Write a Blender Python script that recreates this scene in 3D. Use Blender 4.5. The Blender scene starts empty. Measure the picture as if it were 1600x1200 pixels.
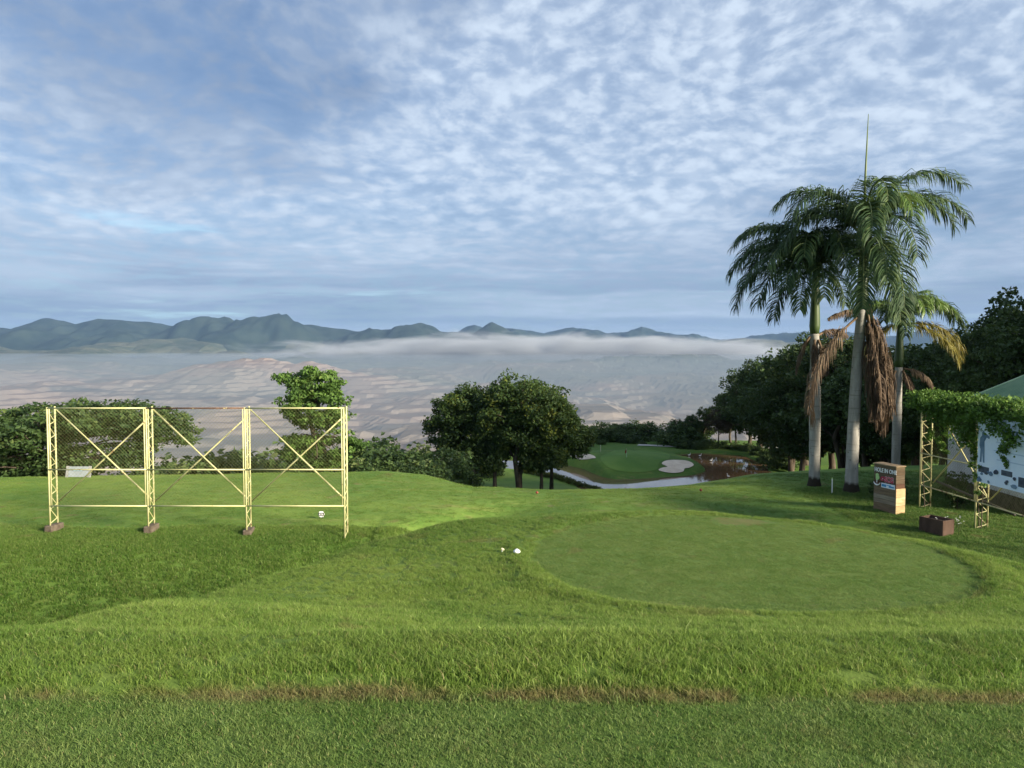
import bpy, math, random
import numpy as np
from mathutils import Vector, Matrix

# ------------------------------------------------------------------ camera, world, sun, exposure
SC = bpy.context.scene
COL = SC.collection
R = math.radians
F, PITCH, EYE = 1202.0, R(2.62), 1.6
cam_d = bpy.data.cameras.new('camera'); cam = bpy.data.objects.new('camera', cam_d); COL.objects.link(cam)
cam_d.sensor_width = 36; cam_d.lens = 36 * F / 1600; cam_d.clip_start = 0.05; cam_d.clip_end = 60000
cam.location = (0, 0, EYE); cam.rotation_euler = (R(90) - PITCH, 0, 0)
SC.camera = cam
SUN_EL = R(19.5); SUN_AZ = (0.84, -0.54)
_l = math.hypot(*SUN_AZ)
TO_SUN = Vector((SUN_AZ[0] / _l * math.cos(SUN_EL), SUN_AZ[1] / _l * math.cos(SUN_EL), math.sin(SUN_EL)))
sun_d = bpy.data.lights.new('sun', 'SUN'); sun_d.energy = 4.0; sun_d.angle = R(13.0); sun_d.color = (1.0, 0.89, 0.70)
sun = bpy.data.objects.new('sun', sun_d); COL.objects.link(sun)
sun.rotation_euler = TO_SUN.to_track_quat('Z', 'Y').to_euler(); sun.location = (60, -60, 60)
vs = SC.view_settings
vs.view_transform = 'Standard'; vs.look = 'None'; vs.gamma = 1; vs.use_curve_mapping = False; vs.exposure = 1.7
SC.render.engine = 'CYCLES'
cy = SC.cycles
cy.use_denoising = True; cy.max_bounces = 6; cy.diffuse_bounces = 3; cy.glossy_bounces = 3; cy.transmission_bounces = 4
cy.transparent_max_bounces = 8; cy.volume_bounces = 0; cy.caustics_reflective = False; cy.caustics_refractive = False


class NT:
    """small node-tree writer"""
    def __init__(s, tree): s.t = tree; s.n = tree.nodes; s.l = tree.links
    def add(s, typ, ins=None, **kw):
        n = s.n.new(typ)
        for k, v in kw.items(): setattr(n, k, v)
        for k, v in (ins or {}).items():
            if isinstance(v, bpy.types.NodeSocket): s.l.new(v, n.inputs[k])
            else: n.inputs[k].default_value = v
        return n
    def math(s, op, a, b=None, c=None, clamp=False):
        ins = {0: a}
        if b is not None: ins[1] = b
        if c is not None: ins[2] = c
        n = s.add('ShaderNodeMath', ins, operation=op); n.use_clamp = clamp
        return n.outputs[0]
    def mix(s, f, a, b, blend='MIX'):
        n = s.n.new('ShaderNodeMix'); n.data_type = 'RGBA'; n.blend_type = blend
        for sk, v in ((n.inputs[0], f), (n.inputs[6], a), (n.inputs[7], b)):
            if isinstance(v, bpy.types.NodeSocket): s.l.new(v, sk)
            else: sk.default_value = v if not isinstance(v, tuple) or len(v) == 4 else (*v, 1)
        return n.outputs[2]
    def noise(s, vec, scale, detail=4, rough=0.55, dist=0.0, out=0):
        ins = {'Scale': scale, 'Detail': detail, 'Roughness': rough, 'Distortion': dist}
        if vec is not None: ins['Vector'] = vec
        return s.add('ShaderNodeTexNoise', ins).outputs[out]
    def ramp(s, f, lo, hi):
        n = s.add('ShaderNodeMapRange', {0: f, 1: lo, 2: hi, 3: 0.0, 4: 1.0}); n.interpolation_type = 'SMOOTHSTEP'
        return n.outputs[0]
    def scalev(s, vec, sc, off=(0, 0, 0)):
        n = s.add('ShaderNodeMapping', {'Vector': vec, 'Scale': sc, 'Location': off}); return n.outputs[0]


# sky: clear blue Nishita air behind a sheet of rippled altocumulus (projected from a level cloud deck)
W = bpy.data.worlds.new('World'); SC.world = W; W.use_nodes = True
W.node_tree.nodes.clear()
w = NT(W.node_tree)
sky = w.add('ShaderNodeTexSky', sky_type='NISHITA')
sky.sun_disc = False; sky.sun_elevation = SUN_EL; sky.sun_rotation = math.atan2(SUN_AZ[0], SUN_AZ[1])
sky.air_density = 1.2; sky.dust_density = 0.6; sky.ozone_density = 1.5
tc = w.add('ShaderNodeTexCoord').outputs['Generated']
sp = w.add('ShaderNodeSeparateXYZ', {0: tc})
hz_ = w.math('SQRT', w.math('ADD', w.math('MULTIPLY', sp.outputs[0], sp.outputs[0]), w.math('MULTIPLY', sp.outputs[1], sp.outputs[1])))
hz_ = w.math('MAXIMUM', hz_, 0.02)
vv = w.math('MULTIPLY', w.math('LOGARITHM', w.math('ADD', w.math('MAXIMUM', sp.outputs[2], 0.0), 0.09), math.e), 0.62)
cq = w.add('ShaderNodeCombineXYZ', {0: w.math('DIVIDE', sp.outputs[0], hz_), 1: w.math('DIVIDE', sp.outputs[1], hz_), 2: vv}).outputs[0]
def vadd(a_, b_, k): return w.add('ShaderNodeVectorMath', {0: a_, 1: w.add('ShaderNodeVectorMath', {0: b_, 3: k}, operation='SCALE').outputs[0]}, operation='ADD').outputs[0]
cw = vadd(cq, w.noise(cq, 3.0, 3, 0.5, 0, 1), 0.12)
cw2 = vadd(cw, w.noise(cq, 22.0, 3, 0.55, 0, 1), 0.022)
BIG_OFF = (18.4, 16.0, 15.5)
big = w.noise(w.scalev(cq, (1, 1, 1.3), BIG_OFF), 1.7, 4, 0.5, 0.2)
mid = w.noise(w.scalev(cw, (1, 1, 1.5), (3.3, 1.2, 0.4)), 4.5, 5, 0.55, 0.1)
v1 = w.add('ShaderNodeTexVoronoi', {'Vector': cw2, 'Scale': 33.0, 'Smoothness': 0.8, 'Randomness': 1.0}, feature='SMOOTH_F1')
v1 = w.ramp(v1.outputs['Distance'], 0.72, 0.18)
puff = w.ramp(w.noise(w.scalev(cw, (1, 1, 1.25)), 36.0, 5, 0.55), 0.34, 0.68)
pfm = w.math('ADD', w.math('MULTIPLY', v1, 0.45), w.math('MULTIPLY', puff, 0.55))
bigm = w.ramp(big, 0.38, 0.56)
midm = w.ramp(mid, 0.33, 0.67)
high = w.ramp(sp.outputs[2], 0.05, 0.20)
pamt = w.math('MULTIPLY', w.math('ADD', w.math('MULTIPLY', bigm, 0.44), 0.17), w.math('ADD', w.math('MULTIPLY', high, 0.7), 0.3))
lit = w.math('ADD', w.math('MULTIPLY', pfm, pamt), w.math('ADD', w.math('MULTIPLY', midm, 0.20), w.math('MULTIPLY', bigm, 0.34)))
band = w.ramp(w.noise(w.scalev(cw, (1, 1, 4.5), (2.2, 7.7, 1.1)), 2.6, 5, 0.55), 0.38, 0.62)
lit = w.math('MULTIPLY', lit, w.math('ADD', w.math('MULTIPLY', high, 0.6), w.math('ADD', w.math('MULTIPLY', w.math('MULTIPLY', band, w.math('SUBTRACT', 1.0, high)), 0.6), 0.4)))
cloudc = w.mix(w.math('MULTIPLY', lit, 1.0, clamp=True), (0.066, 0.098, 0.160), (0.245, 0.286, 0.338))
skyc = w.mix(1.0, sky.outputs[0], (0.032, 0.045, 0.062, 1), 'MULTIPLY')
cover = w.math('ADD', w.math('MULTIPLY', w.ramp(w.math('ADD', w.math('MULTIPLY', mid, 0.4), w.math('MULTIPLY', pfm, 0.28)), 0.22, 0.42), 0.18), 0.78)
brk = w.ramp(w.noise(w.scalev(cw, (1, 1, 3.2), (0.7, 4.1, 2.3)), 3.6, 7, 0.62, 0.3), 0.58, 0.72)
brk = w.math('MULTIPLY', brk, w.ramp(sp.outputs[2], 0.26, 0.10))
cover = w.math('MULTIPLY', cover, w.math('SUBTRACT', 1.0, w.math('MULTIPLY', brk, 0.75)))
skyc = w.mix(w.math('MULTIPLY', brk, 0.85), skyc, (0.205, 0.310, 0.360))
tot = w.mix(cover, skyc, cloudc)
bg = w.add('ShaderNodeBackground', {0: tot, 1: 0.89})
w.l.new(bg.outputs[0], w.add('ShaderNodeOutputWorld').inputs[0])

# ------------------------------------------------------------------ helpers
rng = np.random.default_rng(7)
random.seed(7)
FWD = np.array([0, math.cos(PITCH), -math.sin(PITCH)]); UP = np.array([0, math.sin(PITCH), math.cos(PITCH)])

def ray(px, py):
    d = FWD * F + np.array([px - 800.0, 0, 0]) + UP * (600.0 - py)
    return d / np.linalg.norm(d)
def at_y(px, py, Y):
    d = ray(px, py); return np.array([0, 0, EYE]) + d * (Y / d[1])
def at_z(px, py, z):
    d = ray(px, py); return np.array([0, 0, EYE]) + d * ((z - EYE) / d[2])

def sstep(a, b, t):
    t = np.clip((np.asarray(t, float) - a) / (b - a), 0, 1); return t * t * (3 - 2 * t)

def poly_sdf(X, Y, P):
    """signed distance to polygon, positive inside"""
    X = np.asarray(X, float); Y = np.asarray(Y, float)
    d2 = np.full(X.shape, 1e18); ins = np.zeros(X.shape, bool)
    n = len(P)
    for i in range(n):
        ax, ay = P[i]; bx, by = P[(i + 1) % n]
        ex, ey = bx - ax, by - ay
        t = np.clip(((X - ax) * ex + (Y - ay) * ey) / (ex * ex + ey * ey + 1e-12), 0, 1)
        d2 = np.minimum(d2, (X - ax - t * ex) ** 2 + (Y - ay - t * ey) ** 2)
        if ay != by:
            c = ((ay > Y) != (by > Y)) & (X < (bx - ax) * (Y - ay) / (by - ay) + ax)
            ins ^= c
    d = np.sqrt(d2)
    return np.where(ins, d, -d)

_prm = np.random.default_rng(3).permutation(512)
_grd = np.random.default_rng(5).uniform(-1, 1, (512,))
def vnoise(X, Y):
    X = np.asarray(X, float); Y = np.asarray(Y, float)
    xi = np.floor(X).astype(int); yi = np.floor(Y).astype(int)
    fx = X - xi; fy = Y - yi
    fx = fx * fx * (3 - 2 * fx); fy = fy * fy * (3 - 2 * fy)
    g = lambda a, b: _grd[_prm[(_prm[a & 511] + b) & 511]]
    return (g(xi, yi) * (1 - fx) + g(xi + 1, yi) * fx) * (1 - fy) + (g(xi, yi + 1) * (1 - fx) + g(xi + 1, yi + 1) * fx) * fy
def fbm(X, Y, o=4):
    s = 0; a = 1.0; k = 1.0
    for i in range(o):
        s = s + a * vnoise(X * k + 17.3 * i, Y * k - 9.1 * i); a *= 0.5; k *= 2.03
    return s

def mesh_np(name, V, Fc, mat, parent=None, smooth=False, attr=None):
    """V (n,3), Fc (m,k) all faces with k corners"""
    V = np.asarray(V, np.float32); Fc = np.asarray(Fc, np.int32)
    me = bpy.data.meshes.new(name)
    k = Fc.shape[1]
    me.vertices.add(len(V)); me.vertices.foreach_set('co', V.ravel())
    me.loops.add(Fc.size); me.loops.foreach_set('vertex_index', Fc.ravel())
    me.polygons.add(len(Fc)); me.polygons.foreach_set('loop_start', np.arange(0, Fc.size, k, dtype=np.int32))
    me.polygons.foreach_set('loop_total', np.full(len(Fc), k, np.int32))
    me.polygons.foreach_set('use_smooth', np.full(len(Fc), smooth, bool))
    for an, av in (attr or {}).items():
        a = me.attributes.new(an, 'FLOAT', 'POINT'); a.data.foreach_set('value', np.asarray(av, np.float32))
    me.update(calc_edges=True); me.validate()
    if mat: me.materials.append(mat)
    o = bpy.data.objects.new(name, me); COL.objects.link(o)
    if parent: o.parent = parent
    return o

class MB:
    def __init__(s): s.v = []; s.f = []
    def box(s, c, size, M=None):
        hx, hy, hz = [q / 2 for q in size]; b = len(s.v)
        for dx in (-1, 1):
            for dy in (-1, 1):
                for dz in (-1, 1):
                    p = Vector((dx * hx, dy * hy, dz * hz))
                    if M: p = M @ p
                    s.v.append((p.x + c[0], p.y + c[1], p.z + c[2]))
        for q in ((0, 1, 3, 2), (4, 6, 7, 5), (0, 4, 5, 1), (2, 3, 7, 6), (0, 2, 6, 4), (1, 5, 7, 3)):
            s.f.append(tuple(b + i for i in q))
        return s
    def tube(s, pts, rad, n=8, cap=True):
        pts = [Vector(p) for p in pts]
        if not hasattr(rad, '__len__'): rad = [rad] * len(pts)
        b = len(s.v); side = None
        for i, p in enumerate(pts):
            t = (pts[min(i + 1, len(pts) - 1)] - pts[max(i - 1, 0)]).normalized()
            if side is None:
                side = t.cross(Vector((0, 0, 1)) if abs(t.z) < 0.9 else Vector((1, 0, 0))).normalized()
            else:
                side = (side - t * side.dot(t)).normalized()
            u = t.cross(side)
            for k in range(n):
                a = 2 * math.pi * k / n
                s.v.append(tuple(p + (side * math.cos(a) + u * math.sin(a)) * rad[i]))
        for i in range(len(pts) - 1):
            for k in range(n):
                k2 = (k + 1) % n
                s.f.append((b + i * n + k, b + i * n + k2, b + (i + 1) * n + k2, b + (i + 1) * n + k))
        if cap:
            s.f.append(tuple(b + k for k in range(n))[::-1]); e = b + (len(pts) - 1) * n
            s.f.append(tuple(e + k for k in range(n)))
        return s
    def face(s, pts):
        b = len(s.v); s.v += [tuple(p) for p in pts]; s.f.append(tuple(range(b, b + len(pts)))); return s
    def build(s, name, mat, parent=None, smooth=False, bevel=0):
        me = bpy.data.meshes.new(name); me.from_pydata(s.v, [], s.f); me.update()
        if smooth: me.polygons.foreach_set('use_smooth', np.ones(len(me.polygons), bool))
        if mat: me.materials.append(mat)
        o = bpy.data.objects.new(name, me); COL.objects.link(o)
        if parent: o.parent = parent
        if bevel:
            m = o.modifiers.new('bevel', 'BEVEL'); m.width = bevel; m.segments = 2; m.limit_method = 'ANGLE'
        return o

def tag(o, label=None, cat=None, group=None, kind=None):
    for k, v in (('label', label), ('category', cat), ('group', group), ('kind', kind)):
        if v: o[k] = v
    return o
def empty(name, loc=(0, 0, 0), rz=0.0):
    o = bpy.data.objects.new(name, None); COL.objects.link(o); o.location = loc; o.rotation_euler = (0, 0, rz)
    o.empty_display_size = 0.2; return o
def copy_tree(o, parent=None):
    c = o.copy(); COL.objects.link(c); c.parent = parent
    for ch in [x for x in CH.get(o.name, [])]: copy_tree(ch, c)
    return c
CH = {}
def remember(o):
    CH[o.name] = list(o.children)
    for c in o.children: remember(c)

# ------------------------------------------------------------------ materials
def mat(name, color=(0.5, 0.5, 0.5), rough=0.7, spec=0.3, metal=0.0):
    m = bpy.data.materials.new(name); m.use_nodes = True
    b = m.node_tree.nodes['Principled BSDF']
    b.inputs['Base Color'].default_value = (*color, 1); b.inputs['Roughness'].default_value = rough
    b.inputs['Specular IOR Level'].default_value = spec; b.inputs['Metallic'].default_value = metal
    return m, NT(m.node_tree), b

def noisy(name, c1, c2, scale=4.0, rough=0.8, spec=0.2, lo=0.35, hi=0.65, stretch=(1, 1, 1), bump=0.0, c3=None, s3=20, lo3=0.6, hi3=0.7, metal=0.0):
    m, n, b = mat(name, c1, rough, spec, metal)
    tcv = n.scalev(n.add('ShaderNodeTexCoord').outputs['Object'], stretch)
    f = n.noise(tcv, scale, 6, 0.6)
    c = n.mix(n.ramp(f, lo, hi), c1, c2)
    if c3: c = n.mix(n.ramp(n.noise(tcv, s3, 5, 0.65), lo3, hi3), c, c3)
    n.l.new(c, b.inputs['Base Color'])
    if bump:
        bp = n.add('ShaderNodeBump', {'Height': n.noise(tcv, scale * 3, 5, 0.6), 'Strength': bump, 'Distance': 0.02})
        n.l.new(bp.outputs[0], b.inputs['Normal'])
    return m

def leaf_mat(name, dark, light, pale, trans=0.3, rough=0.55):
    """foliage: natural leaf-to-leaf colour spread carried by the attribute 'tint'"""
    m = bpy.data.materials.new(name); m.use_nodes = True; m.node_tree.nodes.clear(); n = NT(m.node_tree)
    t = n.add('ShaderNodeAttribute', attribute_name='tint').outputs['Fac']
    c = n.mix(n.ramp(t, 0.05, 0.7), dark, light)
    c = n.mix(n.ramp(t, 0.8, 1.0), c, pale)
    d = n.add('ShaderNodeBsdfPrincipled', {'Base Color': c, 'Roughness': rough, 'Specular IOR Level': 0.25})
    tr = n.add('ShaderNodeBsdfTranslucent', {'Color': n.mix(0.5, c, pale)})
    mx = n.add('ShaderNodeMixShader', {0: trans, 1: d.outputs[0], 2: tr.outputs[0]})
    n.l.new(mx.outputs[0], n.add('ShaderNodeOutputMaterial').inputs[0])
    return m

def grass_color(n, pos):
    """patchy lawn colour shared by the turf sheet and its blades"""
    a = n.noise(pos, 0.35, 5, 0.6); b = n.noise(pos, 1.7, 5, 0.65); c = n.noise(pos, 0.11, 4, 0.5)
    col = n.mix(n.ramp(a, 0.35, 0.65), (0.128, 0.225, 0.036), (0.218, 0.310, 0.060))
    col = n.mix(n.math('MULTIPLY', n.ramp(b, 0.5, 0.72), 0.5), col, (0.215, 0.275, 0.060))
    col = n.mix(n.math('MULTIPLY', n.ramp(c, 0.45, 0.65), 0.45), col, (0.065, 0.150, 0.030))
    e = n.noise(pos, 0.75, 6, 0.7, 0.4)
    col = n.mix(n.math('MULTIPLY', n.ramp(e, 0.56, 0.70), 0.55), col, (0.185, 0.165, 0.065))
    col = n.mix(n.math('MULTIPLY', n.ramp(e, 0.44, 0.30), 0.55), col, (0.060, 0.150, 0.024))
    return col

def ell(n, X, Y, cx, cy_, a, b):
    u = n.math('DIVIDE', n.math('SUBTRACT', X, cx), a); v = n.math('DIVIDE', n.math('SUBTRACT', Y, cy_), b)
    return n.math('SQRT', n.math('ADD', n.math('MULTIPLY', u, u), n.math('MULTIPLY', v, v)))

TEE = (3.55, 11.72, 3.25, 2.98)       # mown oval tee: centre and half axes
EDGE_Y = 3.46                          # worn lip of the tee we stand on

def ground_zone_color(n, for_blade=False):
    pos = n.add('ShaderNodeNewGeometry').outputs['Position']
    sp_ = n.add('ShaderNodeSeparateXYZ', {0: pos}); X, Y, Z = sp_.outputs
    col = grass_color(n, pos)
    nz = n.noise(pos, 1.3, 5, 0.6); nz2 = n.noise(pos, 9.0, 5, 0.65)
    # close-mown turf is a cooler, duller green
    de = n.math('ADD', ell(n, X, Y, *TEE), n.math('MULTIPLY', n.math('SUBTRACT', nz, 0.5), 0.10))
    mown = n.ramp(de, 1.0, 0.975)
    edge = n.math('ADD', Y, n.math('ADD', n.math('MULTIPLY', n.math('SUBTRACT', nz, 0.5), 0.22), n.math('MULTIPLY', n.math('SUBTRACT', nz2, 0.5), 0.10)))
    near = n.ramp(edge, EDGE_Y + 0.03, EDGE_Y - 0.03)
    dry = n.ramp(n.noise(pos, 3.1, 6, 0.7, 0.3), 0.54, 0.72)
    mcol = n.mix(n.math('MULTIPLY', dry, 0.5), n.mix(n.ramp(n.noise(pos, 2.2, 6, 0.65), 0.35, 0.65), (0.118, 0.205, 0.046), (0.170, 0.250, 0.070)), (0.20, 0.185, 0.085))
    col = n.mix(n.math('MAXIMUM', mown, near), col, mcol)
    # worn soil: lip of the near tee, rim of the oval, scattered divots
    soil = n.mix(nz2, (0.19, 0.12, 0.065), (0.34, 0.23, 0.135))
    lip = n.math('MULTIPLY', n.ramp(n.math('ABSOLUTE', n.math('SUBTRACT', edge, EDGE_Y)), 0.09, 0.015), n.ramp(n.noise(n.scalev(pos, (1, 0.2, 1)), 1.25, 4, 0.6), 0.40, 0.52))
    rim = n.math('MULTIPLY', n.ramp(n.math('ABSOLUTE', n.math('SUBTRACT', de, 1.0)), 0.03, 0.005), n.ramp(n.noise(pos, 0.9, 4, 0.6), 0.52, 0.64))
    div = n.ramp(n.noise(pos, 1.05, 4, 0.5, 0.3), 0.655, 0.73)
    d2 = n.ramp(n.math('ADD', ell(n, X, Y, 4.25, 14.15, 0.50, 0.36), n.math('MULTIPLY', n.math('SUBTRACT', nz2, 0.5), 1.6)), 1.1, 0.7)
    w_ = n.math('MAXIMUM', n.math('MAXIMUM', lip, n.math('MULTIPLY', rim, 0.6)), n.math('MAXIMUM', n.math('MULTIPLY', div, 0.55), d2), clamp=True)
    if for_blade: w_ = n.math('MULTIPLY', w_, 0.7)
    # shade painted into the turf in front of the hut; darker green in the ditch
    hut_shade = n.math('MULTIPLY', n.ramp(n.math('ADD', X, n.math('MULTIPLY', nz, 2)), 12.5, 15.5), n.ramp(Y, 10, 14))
    col = n.mix(n.math('MULTIPLY', hut_shade, 0.75), col, (0.045, 0.115, 0.022))
    bank = n.math('MULTIPLY', n.ramp(n.math('ADD', X, nz), -2.5, -4.5), n.math('MULTIPLY', n.ramp(Z, -4.15, -4.6), n.ramp(Y, 26.5, 25.0)))
    col = n.mix(n.math('MULTIPLY', bank, 0.55), col, (0.070, 0.175, 0.024))
    # coarse scrub on the far hillside
    far = n.ramp(Y, 142, 165)
    col = n.mix(far, col, (0.07, 0.11, 0.03))
    return n.mix(w_, col, soil), pos, nz2, w_

def ground_mat():
    m, n, b = mat('turf', rough=0.9, spec=0.1)
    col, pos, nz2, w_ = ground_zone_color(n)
    fine = n.noise(pos, 38, 4, 0.7); f2 = n.noise(pos, 14.0, 5, 0.7)
    col = n.mix(n.math('MULTIPLY', n.ramp(fine, 0.3, 0.62), 0.4), n.mix(0.4, col, (0.04, 0.08, 0.016)), col)
    col = n.mix(n.math('MULTIPLY', n.ramp(f2, 0.42, 0.7), 0.30), col, (0.21, 0.27, 0.075))
    st = n.noise(n.scalev(pos, (0.35, 1.6, 1)), 1.0, 5, 0.65)
    col = n.mix(n.math('MULTIPLY', n.ramp(st, 0.52, 0.70), 0.45), col, (0.25, 0.235, 0.075))
    mt = n.noise(pos, 4.2, 5, 0.7)
    col = n.mix(n.math('MULTIPLY', n.ramp(mt, 0.62, 0.36), 0.40), col, (0.06, 0.125, 0.022))
    sp2 = n.add('ShaderNodeSeparateXYZ', {0: pos})
    thatch = n.math('MULTIPLY', n.ramp(sp2.outputs[1], 25.5, 23.5), 0.6)
    col = n.mix(thatch, col, (0.062, 0.098, 0.022))
    n.l.new(col, b.inputs['Base Color'])
    h = n.math('ADD', n.math('MULTIPLY', fine, 0.35), n.math('MULTIPLY', nz2, 0.65))
    bp = n.add('ShaderNodeBump', {'Height': h, 'Strength': 0.5, 'Distance': 0.03})
    n.l.new(bp.outputs[0], b.inputs['Normal'])
    return m

def blade_mat():
    m = bpy.data.materials.new('grass_blade'); m.use_nodes = True; m.node_tree.nodes.clear(); n = NT(m.node_tree)
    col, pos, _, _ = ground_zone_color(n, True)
    t = n.add('ShaderNodeAttribute', attribute_name='tint').outputs['Fac']
    col = n.mix(n.math('MULTIPLY', n.ramp(t, 0.55, 1.0), 0.60), col, (0.33, 0.39, 0.12))
    col = n.mix(n.math('MULTIPLY', n.ramp(t, 0.35, 0.0), 0.4), col, (0.075, 0.165, 0.024))
    col = n.mix(n.math('MULTIPLY', n.ramp(t, 0.955, 0.97), 0.8), col, (0.33, 0.26, 0.13))
    d = n.add('ShaderNodeBsdfPrincipled', {'Base Color': col, 'Roughness': 0.5, 'Specular IOR Level': 0.25})
    tr = n.add('ShaderNodeBsdfTranslucent', {'Color': col})
    mx = n.add('ShaderNodeMixShader', {0: 0.5, 1: d.outputs[0], 2: tr.outputs[0]})
    n.l.new(mx.outputs[0], n.add('ShaderNodeOutputMaterial').inputs[0])
    return m

M = {}
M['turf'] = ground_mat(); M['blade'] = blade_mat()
M['yellow'] = noisy('yellow_paint', (0.48, 0.46, 0.21), (0.55, 0.53, 0.29), 3, 0.5, 0.35, c3=(0.19, 0.09, 0.045), s3=3.5, lo3=0.60, hi3=0.68)
M['rusty'] = noisy('rusty_pipe', (0.085, 0.05, 0.035), (0.16, 0.095, 0.06), 5, 0.8, 0.2, c3=(0.62, 0.55, 0.26), s3=3, lo3=0.58, hi3=0.66)
M['old_yellow'] = noisy('faded_paint', (0.52, 0.49, 0.25), (0.44, 0.40, 0.21), 3, 0.6, 0.3, c3=(0.15, 0.08, 0.045), s3=4, lo3=0.55, hi3=0.66)
M['wire'] = noisy('coated_wire', (0.13, 0.14, 0.05), (0.17, 0.18, 0.065), 6, 0.6, 0.3)
M['concrete'] = noisy('old_concrete', (0.13, 0.105, 0.08), (0.075, 0.058, 0.042), 6, 0.9, 0.15, bump=0.5)
M['path'] = noisy('path_concrete', (0.42, 0.41, 0.37), (0.32, 0.31, 0.28), 0.8, 0.9, 0.15)
M['bark'] = noisy('bark', (0.055, 0.042, 0.03), (0.11, 0.09, 0.068), 5, 0.9, 0.1, stretch=(1, 1, 0.2), bump=0.6)
M['leaf_mango'] = leaf_mat('leaf_mango', (0.026, 0.054, 0.016), (0.060, 0.105, 0.026), (0.17, 0.20, 0.035))
M['leaf_rain'] = leaf_mat('leaf_rain', (0.026, 0.052, 0.017), (0.058, 0.100, 0.028), (0.11, 0.15, 0.045))
M['leaf_tier'] = leaf_mat('leaf_tier', (0.05, 0.10, 0.022), (0.105, 0.19, 0.038), (0.17, 0.25, 0.06))
M['leaf_wood'] = leaf_mat('leaf_wood', (0.022, 0.046, 0.014), (0.055, 0.094, 0.026), (0.10, 0.13, 0.035))
M['leaf_dry'] = leaf_mat('leaf_dry', (0.045, 0.036, 0.024), (0.085, 0.066, 0.042), (0.11, 0.095, 0.055))
M['leaf_shrub'] = leaf_mat('leaf_shrub', (0.036, 0.070, 0.020), (0.075, 0.125, 0.034), (0.13, 0.165, 0.06))
M['leaf_vine'] = leaf_mat('leaf_vine', (0.05, 0.105, 0.018), (0.095, 0.185, 0.03), (0.16, 0.25, 0.05))
M['leaf_hedge'] = leaf_mat('leaf_hedge', (0.05, 0.075, 0.015), (0.10, 0.125, 0.02), (0.17, 0.17, 0.03))
M['frond'] = leaf_mat('palm_leaflet', (0.020, 0.046, 0.018), (0.045, 0.086, 0.028), (0.10, 0.145, 0.04), 0.2, 0.6)
M['frond_young'] = leaf_mat('palm_leaflet_young', (0.055, 0.105, 0.022), (0.11, 0.18, 0.035), (0.20, 0.25, 0.06), 0.3, 0.4)
M['frond_yellow'] = leaf_mat('palm_leaflet_yellowing', (0.12, 0.11, 0.022), (0.20, 0.175, 0.035), (0.26, 0.20, 0.06), 0.3, 0.5)
M['frond_dead'] = leaf_mat('palm_leaflet_dead', (0.080, 0.054, 0.036), (0.145, 0.100, 0.066), (0.22, 0.165, 0.105), 0.1, 0.8)
M['rachis'] = noisy('palm_rachis', (0.09, 0.13, 0.04), (0.12, 0.15, 0.05), 2, 0.5, 0.3)
M['rachis_dead'] = noisy('dead_rachis', (0.13, 0.085, 0.05), (0.20, 0.14, 0.09), 2, 0.8, 0.2)
M['shaft'] = noisy('crownshaft', (0.045, 0.075, 0.026), (0.075, 0.105, 0.038), 1.2, 0.4, 0.4, stretch=(1, 1, 0.2))

def palm_bark():
    m, n, b = mat('palm_bark', rough=0.85, spec=0.15)
    o = n.add('ShaderNodeTexCoord').outputs['Object']
    ring = n.noise(n.scalev(o, (0.7, 0.7, 9)), 1.0, 3, 0.5); bl = n.noise(n.scalev(o, (3, 3, 0.8)), 1.5, 5, 0.6)
    c = n.mix(n.ramp(bl, 0.3, 0.7), (0.235, 0.225, 0.205), (0.36, 0.345, 0.31))
    c = n.mix(n.math('MULTIPLY', n.ramp(ring, 0.56, 0.66), 0.55), c, (0.17, 0.155, 0.13))
    c = n.mix(n.ramp(n.noise(o, 7, 4, 0.6), 0.66, 0.72), c, (0.11, 0.10, 0.085))
    sz = n.add('ShaderNodeSeparateXYZ', {0: o}).outputs[2]
    c = n.mix(n.ramp(n.math('ADD', sz, n.math('MULTIPLY', bl, 0.3)), 0.62, 0.45), c, (0.035, 0.028, 0.02))  # root boss darker than the trunk
    n.l.new(c, b.inputs['Base Color'])
    bp = n.add('ShaderNodeBump', {'Height': ring, 'Strength': 0.4, 'Distance': 0.03}); n.l.new(bp.outputs[0], b.inputs['Normal'])
    return m
M['palm_bark'] = palm_bark()
M['sand'] = noisy('bunker_sand', (0.74, 0.62, 0.49), (0.62, 0.50, 0.38), 0.7, 0.95, 0.1, bump=0.3)
M['green'] = noisy('putting_turf', (0.085, 0.165, 0.034), (0.11, 0.19, 0.042), 0.25, 0.9, 0.1)

# ------------------------------------------------------------------ the lie of the land
MOUND = [(-14, -60), (-6.5, -10), (-6.0, 3.9), (-5.2, 4.6), (-4.3, 5.7), (-4.5, 7.6), (-4.6, 9.6), (-3.9, 12.2), (-2.9, 14.2), (-0.9, 15.4), (2, 15.75),
         (4.2, 15.6), (5.9, 14.7), (7.4, 13.2), (8.5, 11.6), (9.6, 9.0), (11.5, 4), (15, -10), (22, -60)]
POND_PX = [(790, 719), (850, 721.5), (882, 726), (912, 733), (939, 746), (973, 756.5), (1018, 757.5), (1072, 752), (1108, 736.5), (1106, 732), (1088, 720), (1064, 710.5),
           (1094, 708.5), (1153, 712), (1195, 727), (1192, 738), (1165, 752), (1100, 764), (1018, 767), (945, 763), (912, 754), (870, 745), (832, 738), (790, 733)]
WATER_Z = -17.0
POND = [tuple(at_z(a, b, WATER_Z)[:2]) for a, b in POND_PX]
PEN = (16.5, 121.5, 15.5, 17.0)

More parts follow.
